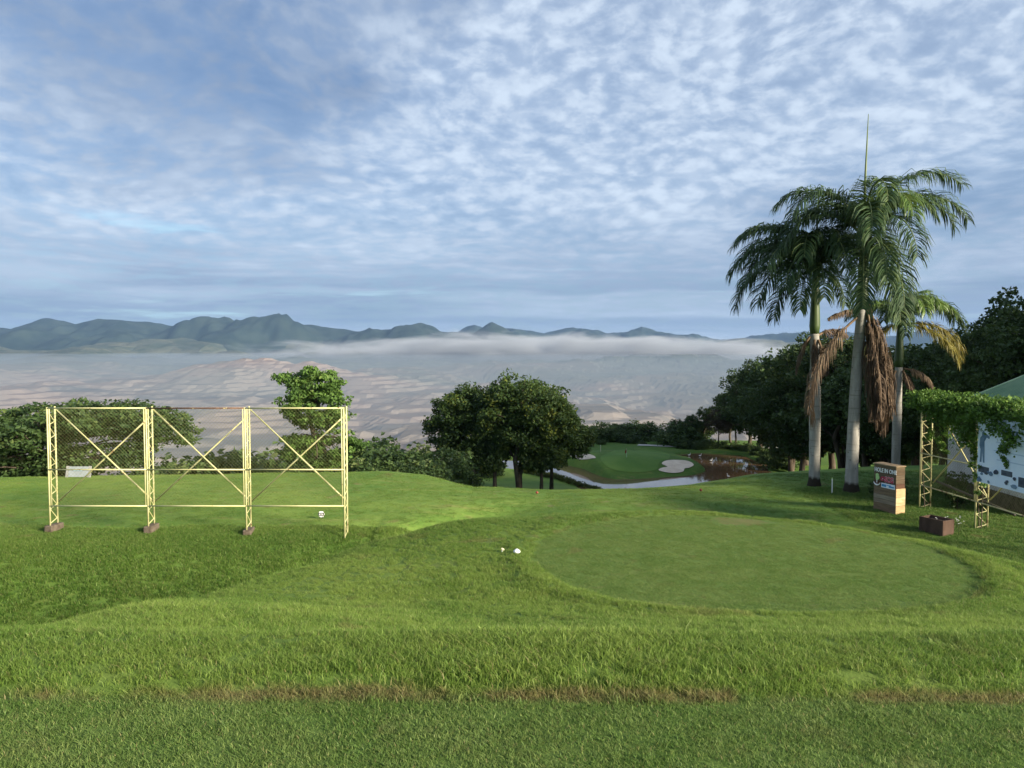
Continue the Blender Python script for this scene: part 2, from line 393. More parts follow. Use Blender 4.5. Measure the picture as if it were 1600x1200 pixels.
def H(X, Y):
    X = np.asarray(X, float); Y = np.asarray(Y, float)
    yc = np.interp(X, [-40, -15, -6.5, -4.5, -1.8, 2, 6, 9, 13, 20, 40], [36, 36, 37.8, 37.2, 33.4, 33, 33.5, 34.6, 37.5, 40, 42])
    d = Y - yc
    prof = lambda q: np.interp(q, [-400, -5, 0, 3, 10, 45, 54, 70, 85, 112, 125, 200, 300, 500, 640, 900, 1400], [0, 0, -0.12, -0.6, -2.2, -9.4, -10.4, -12.15, -12.2, -12.4, -14, -36, -70, -135, -190, -262, -275])
    z = -4.4 + sum(prof(d + k) for k in (-1.5, -0.5, 0.5, 1.5)) / 4
    z = z + 0.07 * fbm(X * 0.13, Y * 0.13, 3) * sstep(400, 100, Y)
    z = z - 0.16 * np.clip(d - 12, 0, 150) * sstep(-9, -22, X) * sstep(300, 200, d)
    z = z - 1.5 * sstep(5, 13, X) * sstep(40, 56, d) * sstep(78, 66, d)
    # back of the site rises a little behind the left lawn so that it tilts towards the tee
    z = z + 0.10 * sstep(26, 35, Y) * sstep(-4, -7, X) * sstep(45, 37, Y)
    # ditch between the tee mound and the left lawn
    ycl = np.interp(X, [-40, -20, -12, -7, -4, -1, 2], [19, 19.2, 19.8, 20.4, 22.4, 27.0, 31])
    dep = np.interp(X, [-40, -10, -5, -2, 0.5, 3], [2.6, 2.4, 1.8, 0.6, 0.25, 0])
    dd = Y - ycl
    z = z - dep * np.exp(-np.where(dd > 0, dd / np.where(X < -4.5, 2.5, 2.2), dd / 3.5) ** 2)
    # oval tee mound joined to the terrace of the back tee
    zt = np.interp(Y, [-100, 4.0, 4.3, 5.0, 6.0, 7.0, 8.0, 8.8, 9.6, 15, 30], [0, 0, -0.06, -0.35, -0.70, -1.00, -1.28, -1.47, -1.58, -1.6, -1.9])
    zt = zt + 0.06 * sstep(EDGE_Y, EDGE_Y + 0.25, Y) * sstep(4.6, 4.1, Y)
    zt = zt + 0.26 * sstep(-0.5, -3.0, X) * np.exp(-((Y - 7.4) / 1.9) ** 2) - (0.015 + 0.075 * sstep(9.5, 14, Y)) * np.clip(0.2 - X, 0, 6) * sstep(5, 9, Y) * sstep(0, 2.0, 0.2 - X) - 0.07 * np.clip(X - 6.9, 0, 8) * sstep(6, 10, Y)
    te = np.sqrt(((X - TEE[0]) / TEE[2]) ** 2 + ((Y - TEE[1]) / TEE[3]) ** 2)
    zt = zt + 0.045 * np.exp(-((te - 1.08) / 0.06) ** 2) * sstep(8, 9, Y)
    zt = zt + 0.035 * fbm(X * 0.8, Y * 0.8, 3) * sstep(0.95, 1.15, te) * sstep(4.0, 5.0, Y)
    sd = poly_sdf(X, Y, MOUND)
    q = np.clip(1.3 - sd, 0, None)
    drop = np.where(q < 2.6, 0.15 * q * q, 0.15 * 2.6 ** 2 + (q - 2.6) * 0.78)
    zm = zt - drop
    k = 0.35
    h = np.clip(0.5 + 0.5 * (zm - z) / k, 0, 1)
    z = z * (1 - h) + zm * h + k * h * (1 - h) * np.where(np.abs(zm - z) < 2 * k, 1, 0)
    # green on its spit of land, and the pond bed
    rn = np.sqrt(((X - PEN[0]) / PEN[2]) ** 2 + ((Y - PEN[1]) / PEN[3]) ** 2)
    z = z + 1.7 * np.clip(1.0 - rn, 0, 0.8) / 0.8
    inp = poly_sdf(X, Y, POND)
    near_pond = (Y > 85) & (Y < 160) & (np.abs(X - 18) < 60)
    t = sstep(-1.3, 1.1, inp)
    z = np.where(near_pond, z * (1 - t) + (-18.4) * t, z)
    return z
def h1(x, y): return float(H(np.array([x]), np.array([y]))[0])
def hit(px, py, tmax=400):
    d = ray(px, py); t = np.geomspace(2, tmax, 4000)
    P = np.array([0, 0, EYE])[None] + d[None] * t[:, None]
    b = np.where(P[:, 2] < H(P[:, 0], P[:, 1]))[0]
    return P[b[0]] if len(b) else P[-1]

def axis(segs):
    out = [segs[0][0]]
    for a, b, s in segs:
        out += list(np.linspace(a, b, max(2, int(round((b - a) / s)) + 1))[1:])
    return out
def grow(a, b, s, g):
    out = []; p = a
    while p < b: p += s; s *= g; out.append(min(p, b))
    return out
xs = axis([(-60, -20, 1.0), (-20, -9, 0.3), (-9, 11, 0.13), (11, 22, 0.3), (22, 60, 0.9)])
gx = grow(60, 18000, 1.2, 1.13); xs = [-q for q in gx[::-1]] + xs + gx
ys = axis([(-40, 0, 2.5), (0, 2, 0.3), (2, 16, 0.1), (16, 40, 0.25), (40, 95, 1.0), (95, 145, 0.5)])
ys = [-q for q in grow(40, 3000, 4, 1.3)[::-1]] + ys + grow(145, 18000, 1.5, 1.1)
def grid_obj(name, xs, ys, Z, material, smooth=True):
    nx, ny = len(xs), len(ys)
    XX, YY = np.meshgrid(xs, ys)
    V = np.stack([XX.ravel(), YY.ravel(), Z.ravel()], 1)
    i = (np.arange(ny - 1)[:, None] * nx + np.arange(nx - 1)[None]).ravel()
    return mesh_np(name, V, np.stack([i, i + 1, i + nx + 1, i + nx], 1), material, smooth=smooth)
XX, YY = np.meshgrid(xs, ys)
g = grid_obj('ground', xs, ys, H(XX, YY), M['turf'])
tag(g, 'rolling mown golf course turf on the hilltop', 'ground', kind='structure')

# pond water
def water_mat():
    m, n, b = mat('pond_water', (0.13, 0.078, 0.042), 0.03, 0.5)
    b.inputs['IOR'].default_value = 1.5
    pos = n.add('ShaderNodeNewGeometry').outputs['Position']
    bp = n.add('ShaderNodeBump', {'Height': n.noise(n.scalev(pos, (1, 2.2, 1)), 1.4, 3, 0.5), 'Strength': 0.035, 'Distance': 0.05})
    n.l.new(bp.outputs[0], b.inputs['Normal'])
    return m
M['water'] = water_mat()
gx_, gy_ = np.linspace(-12, 62, 40), np.linspace(92, 150, 40)
tag(grid_obj('pond_water', gx_, gy_, np.full((40, 40), WATER_Z), M['water']), 'still brown pond curling round the green', 'pond', kind='structure')

# bunkers, putting surface, paths draped on the land
def drape(name, outline, material, lift, rings=7):
    c = np.mean(outline, 0); O = np.array(outline); n = len(O)
    V = []; Fq = []
    for k in range(rings + 1):
        t = 1 - k / rings * 0.985
        V.append(c + (O - c) * t)
    V = np.concatenate(V)
    z = H(V[:, 0], V[:, 1]) + lift
    for k in range(rings):
        for i in range(n):
            j = (i + 1) % n
            Fq.append((k * n + i, k * n + j, (k + 1) * n + j, (k + 1) * n + i))
    return mesh_np(name, np.column_stack([V, z]), Fq, material, smooth=True)
def smooth_loop(pts, m=5):
    P = np.array(pts, float); n = len(P); out = []
    for i in range(n):
        p0, p1, p2, p3 = P[i - 1], P[i], P[(i + 1) % n], P[(i + 2) % n]
        for k in range(m):
            t = k / m
            out.append(0.5 * (2 * p1 + (p2 - p0) * t + (2 * p0 - 5 * p1 + 4 * p2 - p3) * t * t + (3 * p1 - p0 - 3 * p2 + p3) * t ** 3))
    return out
def px_loop(px): return [hit(a, b)[:2] for a, b in px]
pg = px_loop([(938, 716), (952, 708), (1000, 703.5), (1040, 708), (1046, 716), (1030, 724), (1024, 735), (985, 739), (950, 731)])
tag(drape('putting_green', smooth_loop(pg), M['green'], 0.05), 'smooth putting green between two sand bunkers', 'green', kind='structure')
b1 = px_loop([(891, 714), (900, 711), (916, 710), (928, 713), (930, 717), (918, 719.5), (904, 719.5)])
tag(drape('bunker', smooth_loop(b1), M['sand'], 0.09), 'small oval sand bunker on the side of the green near the trees', 'bunker', kind='structure')
b2 = px_loop([(1034, 725), (1042, 720.5), (1058, 719.5), (1074, 721), (1084, 727), (1078, 731.5), (1070, 733), (1067, 738), (1054, 740), (1040, 739), (1029, 735.5), (1037, 731.5), (1044, 732.5), (1042, 730)])
tag(drape('bunker', smooth_loop(b2, 4), M['sand'], 0.10), 'larger notched sand bunker on the slope above the pond', 'bunker', kind='structure')

def ribbon(name, pts, width, lift, material):
    P = np.array(pts, float)
    t = np.linspace(0, len(P) - 1, 40); C = np.stack([np.interp(t, np.arange(len(P)), P[:, 0]), np.interp(t, np.arange(len(P)), P[:, 1])], 1)
    D = np.gradient(C, axis=0); D /= np.linalg.norm(D, axis=1)[:, None]; N = np.stack([-D[:, 1], D[:, 0]], 1)
    V = []; Fq = []
    for k, s in enumerate(np.linspace(-0.5, 0.5, 5)):
        Q = C + N * s * width; V.append(np.column_stack([Q, H(Q[:, 0], Q[:, 1]) + lift]))
    m = len(C)
    for k in range(4):
        for i in range(m - 1): Fq.append((k * m + i, k * m + i + 1, (k + 1) * m + i + 1, (k + 1) * m + i))
    return mesh_np(name, np.concatenate(V), Fq, material, smooth=True)
pa = [(-45, 74), (-26, 79), (-12.5, 84.5), (-7.5, 92), (-6, 104)]
tag(ribbon('cart_path', pa, 4.2, 0.10, M['path']), 'pale concrete cart path curving past the tree clump', 'path', kind='structure')
tag(ribbon('cart_path', [(24, 146), (31, 143.5), (38, 144), (50, 140)], 2.4, 0.10, M['path']), 'short stretch of pale cart path beyond the green', 'path', kind='structure')
pe = at_z(1600, 884, -2.0)
tag(ribbon('paving_edge', [(pe[0] - 0.15, pe[1] + 0.2), (pe[0] + 0.6, pe[1] - 0.3), (pe[0] + 2.5, pe[1] - 1.5)], 0.5, 0.04, M['path']), 'grey concrete path end on the mound shoulder', 'path', kind='structure')

# ------------------------------------------------------------------ far valley: open-cast mine, foothills, mountain ridge
def valley_mat():
    m, n, b = mat('mine_earth', rough=0.95, spec=0.05)
    pos = n.add('ShaderNodeNewGeometry').outputs['Position']
    s = n.add('ShaderNodeSeparateXYZ', {0: pos})
    a = n.noise(n.scalev(pos, (0.0007, 0.0011, 0.0007)), 1.0, 6, 0.55, 0.6)
    bb = n.noise(n.scalev(pos, (0.005, 0.005, 0.02)), 1.0, 6, 0.65, 0.8)
    c = n.mix(n.ramp(a, 0.38, 0.62), (0.185, 0.125, 0.105), (0.135, 0.13, 0.12))
    nzz = n.add('ShaderNodeSeparateXYZ', {0: n.add('ShaderNodeNewGeometry').outputs['Normal']}).outputs[2]
    c = n.mix(n.math('MULTIPLY', n.ramp(bb, 0.52, 0.70), 0.4), c, (0.28, 0.24, 0.205))
    c = n.mix(n.math('MULTIPLY', n.ramp(nzz, 0.985, 0.90), 0.4), c, (0.30, 0.26, 0.225))
    c = n.mix(n.ramp(n.noise(n.scalev(pos, (0.0011, 0.002, 0.001), (5, 2, 0)), 1.0, 5, 0.6, 0.5), 0.55, 0.66), c, (0.07, 0.075, 0.08))
    veg = n.ramp(n.math('ADD', s.outputs[1], n.math('MULTIPLY', n.math('SUBTRACT', a, 0.5), 5200)), 3000, 4800)
    right = n.ramp(n.math('ADD', s.outputs[0], n.math('MULTIPLY', n.math('SUBTRACT', bb, 0.5), 900)), 250, 900)
    c = n.mix(n.math('MULTIPLY', n.math('MAXIMUM', veg, n.math('MULTIPLY', right, 0.75)), 0.9), c, n.mix(n.ramp(bb, 0.35, 0.65), (0.026, 0.044, 0.030), (0.075, 0.085, 0.06)))
    n.l.new(c, b.inputs['Base Color'])
    return m
M['mine'] = valley_mat()
vx = np.concatenate([-np.geomspace(2600, 9500, 40)[::-1], np.linspace(-2560, 2560, 260), np.geomspace(2600, 9500, 40)])
vy = np.concatenate([np.linspace(620, 2400, 190), np.geomspace(2410, 8800, 130)])
VX, VY = np.meshgrid(vx, vy)
base = -178 + 105 * sstep(1000, 7000, VY) + 40 * fbm(VX * 0.0019, VY * 0.0015, 5) + 45 * fbm(VX * 0.0009 + 3, VY * 0.0007, 3)
base += 55 * np.exp(-((VX + 1150) / 520) ** 2 - ((VY - 3300) / 420) ** 2)          # flat-topped spoil heap
base += 34 * np.exp(-((VX + 260) / 260) ** 2 - ((VY - 1500) / 200) ** 2)             # pale cut cliff
base += 150 * sstep(5000, 8000, VY) * np.clip(0.45 + 0.8 * fbm(VX * 0.0013 + 8, VY * 0.0008, 5), 0.0, 1.1)
st = 13.0
ph = base / st; fl = np.floor(ph); fr = ph - fl
terr = (fl + sstep(0.62, 0.98, fr)) * st
kq = sstep(7200, 5200, VY)
vz = terr * kq + base * (1 - kq) + 1.2 * fbm(VX * 0.02, VY * 0.02, 3)
vz = vz - 60 * sstep(760, 620, VY)
tag(grid_obj('mine_valley', vx, vy, vz, M['mine'], smooth=False), 'hazy terraced open-cast mine filling the valley', 'valley', kind='structure')

M['mount'] = noisy('forest_slope', (0.015, 0.026, 0.024), (0.030, 0.044, 0.036), 0.004, 0.95, 0.05)
def ridge(name, prof_px, Y0, width, extra, lab, seed):
    px = np.array([p[0] for p in prof_px], float); py = np.array([p[1] for p in prof_px], float)
    Xp = np.array([at_y(a, b, Y0)[0] for a, b in prof_px]); Zp = np.array([at_y(a, b, Y0)[2] for a, b in prof_px])
    mx = np.concatenate([np.linspace(-15000, -6500, 40)[:-1], np.linspace(-6500, 5200, 420), np.linspace(5200, 15000, 40)[1:]])
    my = np.linspace(Y0 - width * 1.9, Y0 + width * 1.2, 70)
    A, B = np.meshgrid(mx, my)
    top = np.interp(A, Xp, Zp)
    out = (A < Xp[0]) | (A > Xp[-1])
    top = np.where(out, np.mean(Zp) + 70 * fbm(A * 0.0011 + seed, A * 0, 3), top)
    t = (B - Y0) / width
    fall = np.where(t < 0, np.exp(-(t / 0.85) ** 2), np.exp(-(t / 0.6) ** 2))
    spur = fbm(A * 0.0021 + seed, B * 0.0013, 5)
    z = -130 + (top + 130) * fall * (1 + 0.34 * spur * (1 - np.exp(-(t / 0.25) ** 2))) + extra * spur * sstep(0, 0.4, np.abs(t))
    z += 11 * fbm(A * 0.006, B * 0.004, 4) * fall
    tag(grid_obj(name, mx, my, z, M['mount']), lab, 'mountains', kind='structure')
ridge('mountain_ridge', [(-900, 520), (-400, 505), (-120, 516), (0, 511), (28, 516), (75, 497.5), (95, 501), (115, 508), (150, 503), (180, 500.5), (225, 504), (262, 509), (300, 517), (335, 510), (370, 507), (430, 505), (480, 508), (525, 513), (562, 518), (600, 516), (640, 521), (690, 517), (720, 520), (770, 522), (860, 532), (960, 540), (1200, 545), (2400, 545)],
      9200, 1900, 40, 'blue-green forested mountain ridge with the highest peak', 1.3)
ridge('far_mountain_ridge', [(-900, 530), (300, 528), (650, 522), (700, 519), (760, 521), (800, 513.5), (830, 516), (850, 521), (895, 511.5), (920, 516), (945, 522), (985, 519), (1012, 517), (1040, 521), (1065, 527), (1120, 533), (1160, 530), (1182, 525), (1220, 528), (1262, 524), (1320, 528), (1500, 520), (1900, 525), (2400, 520)],
      12000, 2200, 40, 'paler distant mountain ridge half sunk in mist', 6.1)

# air: thin general haze, a deeper mist lying in the valley, and the fog bank below the ridge
def vol_mat(name, color, dens, noise=None):
    m = bpy.data.materials.new(name); m.use_nodes = True; m.node_tree.nodes.clear(); n = NT(m.node_tree)
    v = n.add('ShaderNodeVolumePrincipled', {'Color': (*color, 1), 'Density': dens, 'Anisotropy': 0.0})
    if noise: n.l.new(noise(n, dens), v.inputs['Density'])
    n.l.new(v.outputs[0], n.add('ShaderNodeOutputMaterial').inputs['Volume'])
    return m
def vbox(name, x0, x1, y0, y1, z0, z1, m, lab, cat):
    o = MB().box(((x0 + x1) / 2, (y0 + y1) / 2, (z0 + z1) / 2), (x1 - x0, y1 - y0, z1 - z0)).build(name, m)
    return tag(o, lab, cat, kind='stuff')
vbox('haze', -19000, 19000, -4000, 19500, -320, 620, vol_mat('haze_air', (0.27, 0.44, 0.74), 0.000036), 'thin morning haze in the air', 'haze')
vbox('valley_mist', -9300, 9300, 700, 7800, -300, -34, vol_mat('mist_air', (0.315, 0.380, 0.465), 0.00034), 'pale mist lying low over the mine', 'mist')
def fog_density(n, dens):
    g_ = n.add('ShaderNodeTexCoord').outputs['Object']
    s = n.add('ShaderNodeSeparateXYZ', {0: g_})
    wob = n.noise(n.scalev(g_, (0.0021, 0.0022, 0.010)), 1.0, 7, 0.62, 0.5)
    wide = n.noise(n.scalev(g_, (0.00055, 0.0006, 0.001), (1.7, 0, 0)), 1.0, 3, 0.5)
    torn = n.noise(n.scalev(g_, (0.0045, 0.004, 0.016)), 1.0, 6, 0.6, 0.6)
    ax = n.math('ABSOLUTE', n.math('ADD', s.outputs[0], n.math('MULTIPLY', n.math('SUBTRACT', wide, 0.5), 1800)))
    ex = n.ramp(ax, 3000, 600)
    topz = n.math('ADD', n.math('ADD', n.math('MULTIPLY', n.math('SUBTRACT', wob, 0.5), 300), n.math('MULTIPLY', n.math('SUBTRACT', wide, 0.5), 160)), n.math('MULTIPLY', n.math('SUBTRACT', ex, 0.55), 110))
    up = n.ramp(n.math('SUBTRACT', topz, s.outputs[2]), -25, 70)
    lo = n.ramp(n.math('ADD', s.outputs[2], n.math('MULTIPLY', wob, 130)), -80, 40)
    return n.math('MULTIPLY', n.math('MULTIPLY', n.math('MULTIPLY', up, lo), n.math('MULTIPLY', ex, n.ramp(torn, 0.30, 0.62))), dens)
fb = MB().box((0, 0, 0), (6400, 1300, 300)).build('fog_bank', vol_mat('fog_air', (0.62, 0.66, 0.73), 0.0075, fog_density))
fb.location = (350, 6100, 20)
tag(fb, 'white fog bank drifting along the foot of the mountains', 'fog', kind='stuff')

# ------------------------------------------------------------------ trees
def leaves_np(C, rad, n_per, size, r, flat=0.6, tint_spread=0.35, up=0.5, pale=0.0):
    """leaf rhombi scattered in clumps: C clump centres, rad clump radii"""
    C = np.asarray(C, float); nC = len(C); N = nC * n_per
    ctint = r.uniform(0.15, 0.85, nC)
    if pale: ctint = np.where(r.uniform(0, 1, nC) < pale, 1.0, ctint * 0.9)
    ci = np.repeat(np.arange(nC), n_per)
    q = r.normal(size=(N, 3)); q /= np.linalg.norm(q, axis=1)[:, None]
    q *= (r.uniform(0, 1, N) ** 0.45)[:, None]
    off = q * np.asarray(rad)[ci][:, None]; off[:, 2] *= flat
    P = C[ci] + off
    nrm = r.normal(size=(N, 3)) * 0.75 + q * 0.5; nrm[:, 2] += up
    nrm /= np.linalg.norm(nrm, axis=1)[:, None]
    a = np.cross(nrm, r.normal(size=(N, 3))); a /= np.linalg.norm(a, axis=1)[:, None] + 1e-9
    b = np.cross(nrm, a)
    L = (size * r.uniform(0.65, 1.35, N))[:, None]
    V = np.stack([P - a * L * 0.5, P + b * L * 0.30 + nrm * L * 0.06, P + a * L * 0.5 - nrm * L * 0.12, P - b * L * 0.30 + nrm * L * 0.06], 1).reshape(-1, 3)
    t = np.clip(ctint[ci] + r.normal(0, tint_spread * 0.45, N), 0, 1)
    return V, np.arange(N * 4).reshape(N, 4), np.repeat(t, 4)

def make_tree(name, lobes, trunk, nclump, n_per, leaf, lm, seed, clump_r=0.9, lean=(0, 0), trunk_r=0.25, forks=1, flat=0.6, shell=0.5, pale=0.0, bare=0.25):
    """lobes: (cx,cy,cz,rx,ry,rz); trunk = height where limbs start"""
    r = np.random.default_rng(seed)
    root = empty(name)
    vol = np.array([l[3] * l[4] * l[5] for l in lobes]); wgt = vol ** 0.67; wgt /= wgt.sum()
    C = []
    while len(C) < nclump:
        l = lobes[r.choice(len(lobes), p=wgt)]
        q = r.normal(size=3); q /= np.linalg.norm(q)
        q *= r.uniform(shell ** 3, 1) ** (1 / 3) * (1 + 0.10 * r.normal())
        C.append((l[0] + q[0] * l[3], l[1] + q[1] * l[4], l[2] + q[2] * l[5]))
    C = np.array(C)
    mb = MB()
    top = Vector((lean[0], lean[1], trunk))
    bases = []
    for k in range(forks):
        off = Vector((r.normal() * 0.15 * (forks > 1), r.normal() * 0.15, 0))
        tp = top + Vector((r.normal() * 0.7 * (forks > 1), r.normal() * 0.7 * (forks > 1), r.normal() * 0.2))
        midp = (off + tp) / 2 + Vector((r.normal() * 0.12, r.normal() * 0.12, 0))
        zmax = max(l[2] + l[5] * 0.5 for l in lobes)
        lc = lobes[k % len(lobes)]
        end = Vector((lc[0] * 0.8 + r.normal() * 0.2, lc[1] * 0.8, max(lc[2] + lc[5] * 0.35, tp.z + 0.5)))
        mb.tube([off + Vector((0, 0, -0.8)), off, midp, tp, (tp + end) / 2 + Vector((r.normal() * 0.2, r.normal() * 0.2, 0)), end],
                [trunk_r * 1.35, trunk_r * 1.15, trunk_r * 0.9, trunk_r * 0.78, trunk_r * 0.5, trunk_r * 0.12], 8)
        bases += [tp, (tp + end) / 2, tp * 0.75 + end * 0.25]
    for i in r.choice(len(C), int(len(C) * bare) + 8, replace=True):
        c = Vector(C[i]); b = min(bases, key=lambda q: (q - c).length + (2.5 if q.z > c.z else 0))
        m_ = b.lerp(c, 0.5) + Vector((r.normal() * 0.25, r.normal() * 0.25, abs(r.normal()) * 0.25 + 0.1))
        mb.tube([b, m_, c], [trunk_r * 0.28, trunk_r * 0.17, 0.02], 5, cap=False)
    mb.build('trunk', M['bark'], root, smooth=True)
    V, Fq, t = leaves_np(C, clump_r * r.uniform(0.65, 1.25, len(C)), n_per, leaf, r, flat, pale=pale)
    mesh_np('crown', V, Fq, lm, root, attr={'tint': t})
    return root

def stand(o, px, Y, dz=0.0):
    x = at_y(px, 600, Y)[0]; o.location = (x, Y, h1(x, Y) + dz); return o

# rain tree left of the yellow frame
t = make_tree('rain_tree', [(0, 0, 5.5, 6.0, 5.5, 1.0), (-5.2, 0, 4.1, 3.6, 4.0, 1.3), (4.4, 0.5, 4.2, 2.4, 3.2, 0.9), (-2.0, -2.5, 4.1, 3.2, 2.4, 0.8), (-5.2, -1, 2.2, 3.6, 3.2, 1.2), (1.6, -1.5, 2.8, 3.4, 2.2, 0.9), (-1.5, -1, 1.6, 3.6, 2.2, 0.8), (3.6, 0, 5.0, 3.0, 3.4, 1.0)],
              1.7, 470, 60, 0.27, M['leaf_rain'], 11, 0.85, trunk_r=0.34, forks=2, flat=0.45, shell=0.4, bare=0.5)
stand(t, 120, 50); q_ = (at_y(128, 622, 50)[2] - t.location.z) / 6.9; t.scale = (1.12, 1.12, q_)
tag(t, 'broad flat-crowned rain tree behind the first panel of the yellow frame', 'tree')
# tall tiered tree behind the third panel
t = make_tree('almond_tree', [(-0.1, 0, 8.3, 2.1, 2.0, 1.2), (0.1, 0, 6.8, 2.6, 2.4, 1.6), (1.6, 0.2, 6.0, 1.3, 1.2, 0.6), (1.7, 0, 3.9, 1.6, 1.5, 1.1), (-1.2, 0.2, 3.9, 1.35, 1.4, 0.9), (0.4, 0, 2.9, 1.7, 1.4, 0.7), (-1.6, 0, 8.9, 1.1, 0.7, 0.25)],
              4.6, 270, 70, 0.26, M['leaf_tier'], 12, 0.62, trunk_r=0.24, flat=0.5, shell=0.5)
stand(t, 490, 58); q_ = (at_y(488, 574, 58)[2] - t.location.z) / 9.6; t.scale = (q_ * 0.98, q_ * 0.98, q_)
tag(t, 'tall tiered tree with two leafy crowns behind the third panel of the yellow frame', 'tree')
# clump of dark trees on the slope above the pond
def clump_tree(px, Y, lobes, trunk, lab, seed, **kw):
    o = make_tree('shade_tree', lobes, trunk, int(kw.pop('n', 150) * 1.4), 78, kw.pop('leaf', 0.36), M['leaf_mango'], seed, kw.pop('cr', 1.05), flat=0.7, **kw)
    stand(o, px, Y); tag(o, lab, 'tree', 'clump of dark trees above the pond'); return o
clump_tree(729, 88, [(-1.3, 0, 8.4, 2.9, 3.0, 2.8), (-2.6, 0, 6.2, 2.3, 2.4, 2.2), (0.5, 0, 8.8, 2.6, 2.6, 2.7), (-0.5, 0, 5.6, 2.8, 2.6, 1.9)], 3.4, 'dark shade tree standing closest to the pale cart path, crown spreading over it', 21, trunk_r=0.26, forks=2)
clump_tree(741, 97, [(1.5, 0, 9.0, 3.4, 3.2, 2.7), (2.5, 0, 6.8, 2.6, 2.5, 2.4)], 4, 'dark shade tree with a single thick trunk at the back of the clump', 22, trunk_r=0.36, n=110)
clump_tree(773, 86.5, [(-0.3, 0, 6.5, 2.3, 2.2, 3.0), (-0.3, 0, 4.0, 1.8, 1.8, 1.4), (0.3, 0, 9.0, 2.4, 2.2, 2.0)], 2.8, 'narrow dark tree with low leafy crown in the middle of the clump', 23, trunk_r=0.25, n=120)
clump_tree(812, 86, [(0.2, 0, 10.2, 4.4, 4.0, 3.2), (3.4, 0, 8.6, 2.9, 3.0, 2.9), (-2.0, 0, 8.8, 2.6, 3.0, 2.6), (1.0, 0, 6.2, 3.2, 2.8, 1.9), (4.6, 0, 7.2, 2.2, 2.2, 2.2)], 4.0, 'tallest tree of the clump, domed crown on a forked pale trunk', 24, trunk_r=0.33, forks=2, n=260, pale=0.07)
clump_tree(846, 86, [(0, 0, 5.6, 2.5, 2.2, 2.6), (-0.3, 0, 3.9, 2.2, 1.9, 1.3), (0.4, 0, 8.2, 2.2, 2.0, 1.8)], 2.6, 'low-crowned dark tree beside the clipped hedge, thin straight trunk', 25, trunk_r=0.21, n=120, pale=0.03)
clump_tree(862, 90, [(1.0, 0, 6.6, 2.7, 2.5, 2.4), (0.4, 0, 4.4, 1.9, 2.0, 1.3), (3.0, 0, 5.9, 1.9, 1.9, 1.7)], 2.8, 'dark tree leaning out over the water at the pond end of the clump', 26, trunk_r=0.24, n=130)

# the wood on the right
def wood_proto(seed, lobes, trunk, lm, **kw):
    o = make_tree('woodland_tree', lobes, trunk, kw.pop('n', 150), 58, kw.pop('leaf', 0.40), lm, seed, kw.pop('cr', 1.05), flat=0.62, **kw); remember(o); return o
WP = [wood_proto(31, [(0, 0, 10.6, 3.9, 3.9, 3.0), (-2.4, -1, 7.2, 3.0, 3.0, 2.4), (2.4, -1, 7.6, 3.0, 3.0, 2.5), (0, -2, 4.6, 3.6, 2.8, 1.9)], 3.6, M['leaf_wood'], n=210, trunk_r=0.3),
      wood_proto(32, [(0.6, 0, 11.0, 3.2, 3.4, 2.6), (-2.0, 0, 9.0, 3.0, 3.0, 2.2), (1.6, -1.5, 6.6, 3.4, 2.8, 2.1), (-1.6, -2, 4.3, 2.9, 2.4, 1.6)], 4.2, M['leaf_wood'], n=200, trunk_r=0.26, forks=2),
      wood_proto(33, [(0, 0, 9.2, 4.6, 4.2, 2.0), (-3, 0, 7.4, 2.8, 3, 1.5), (3, 0.5, 7.0, 3.0, 3, 1.6), (0.5, -2, 4.8, 3.4, 2.4, 1.5), (0, 0, 11.2, 2.4, 2.4, 1.4)], 3.2, M['leaf_rain'], n=190, trunk_r=0.3),
      wood_proto(34, [(0, 0, 9.8, 3.4, 3.2, 2.6), (1.5, 0, 7.0, 2.8, 2.8, 2.0), (-1.8, 0, 6.2, 2.6, 2.6, 1.8)], 3.6, M['leaf_dry'], n=130, trunk_r=0.24, leaf=0.3)]
WL = ['dense dark broadleaf tree', 'fork-trunked dark tree', 'feathery spreading tree', 'brownish thin-leaved tree']
_used = set()
SIL = ([1050, 1085, 1120, 1150, 1175, 1200, 1240, 1290, 1320, 1345, 1400, 1480, 1520, 1560, 1600, 1660], [668, 640, 628, 600, 574, 556, 549, 522, 526, 548, 550, 530, 528, 502, 470, 460])
def wood_tree(px=None, Y=None, k=0, top=None, x=None, wd=1.0):
    if x is None: x = at_y(px, 600, Y)[0]
    if top is None: top = float(np.interp(px, *SIL))
    zg = h1(x, Y)
    ztop = at_y(800, top, Y)[2] if top < 2000 else zg + top - 2000
    s = max(0.35, (ztop - zg) / 13.4)
    o = WP[k] if k not in _used else copy_tree(WP[k])
    _used.add(k)
    o.location = (x, Y, zg - 0.1); o.scale = (s * wd, s * wd, s); o.rotation_euler = (0, 0, random.uniform(-0.5, 0.5) + (math.pi if random.random() < 0.4 else 0))
    qx = 800 + F * x / Y
    where = 'on the far shore of the pond' if qx < 1200 else ('on the slope behind the palms' if qx < 1450 else ('behind the white hut' if qx < 1680 else 'on the slope past the white hut'))
    tag(o, WL[k] + ' ' + where, 'tree', 'wood ' + where)
    return o
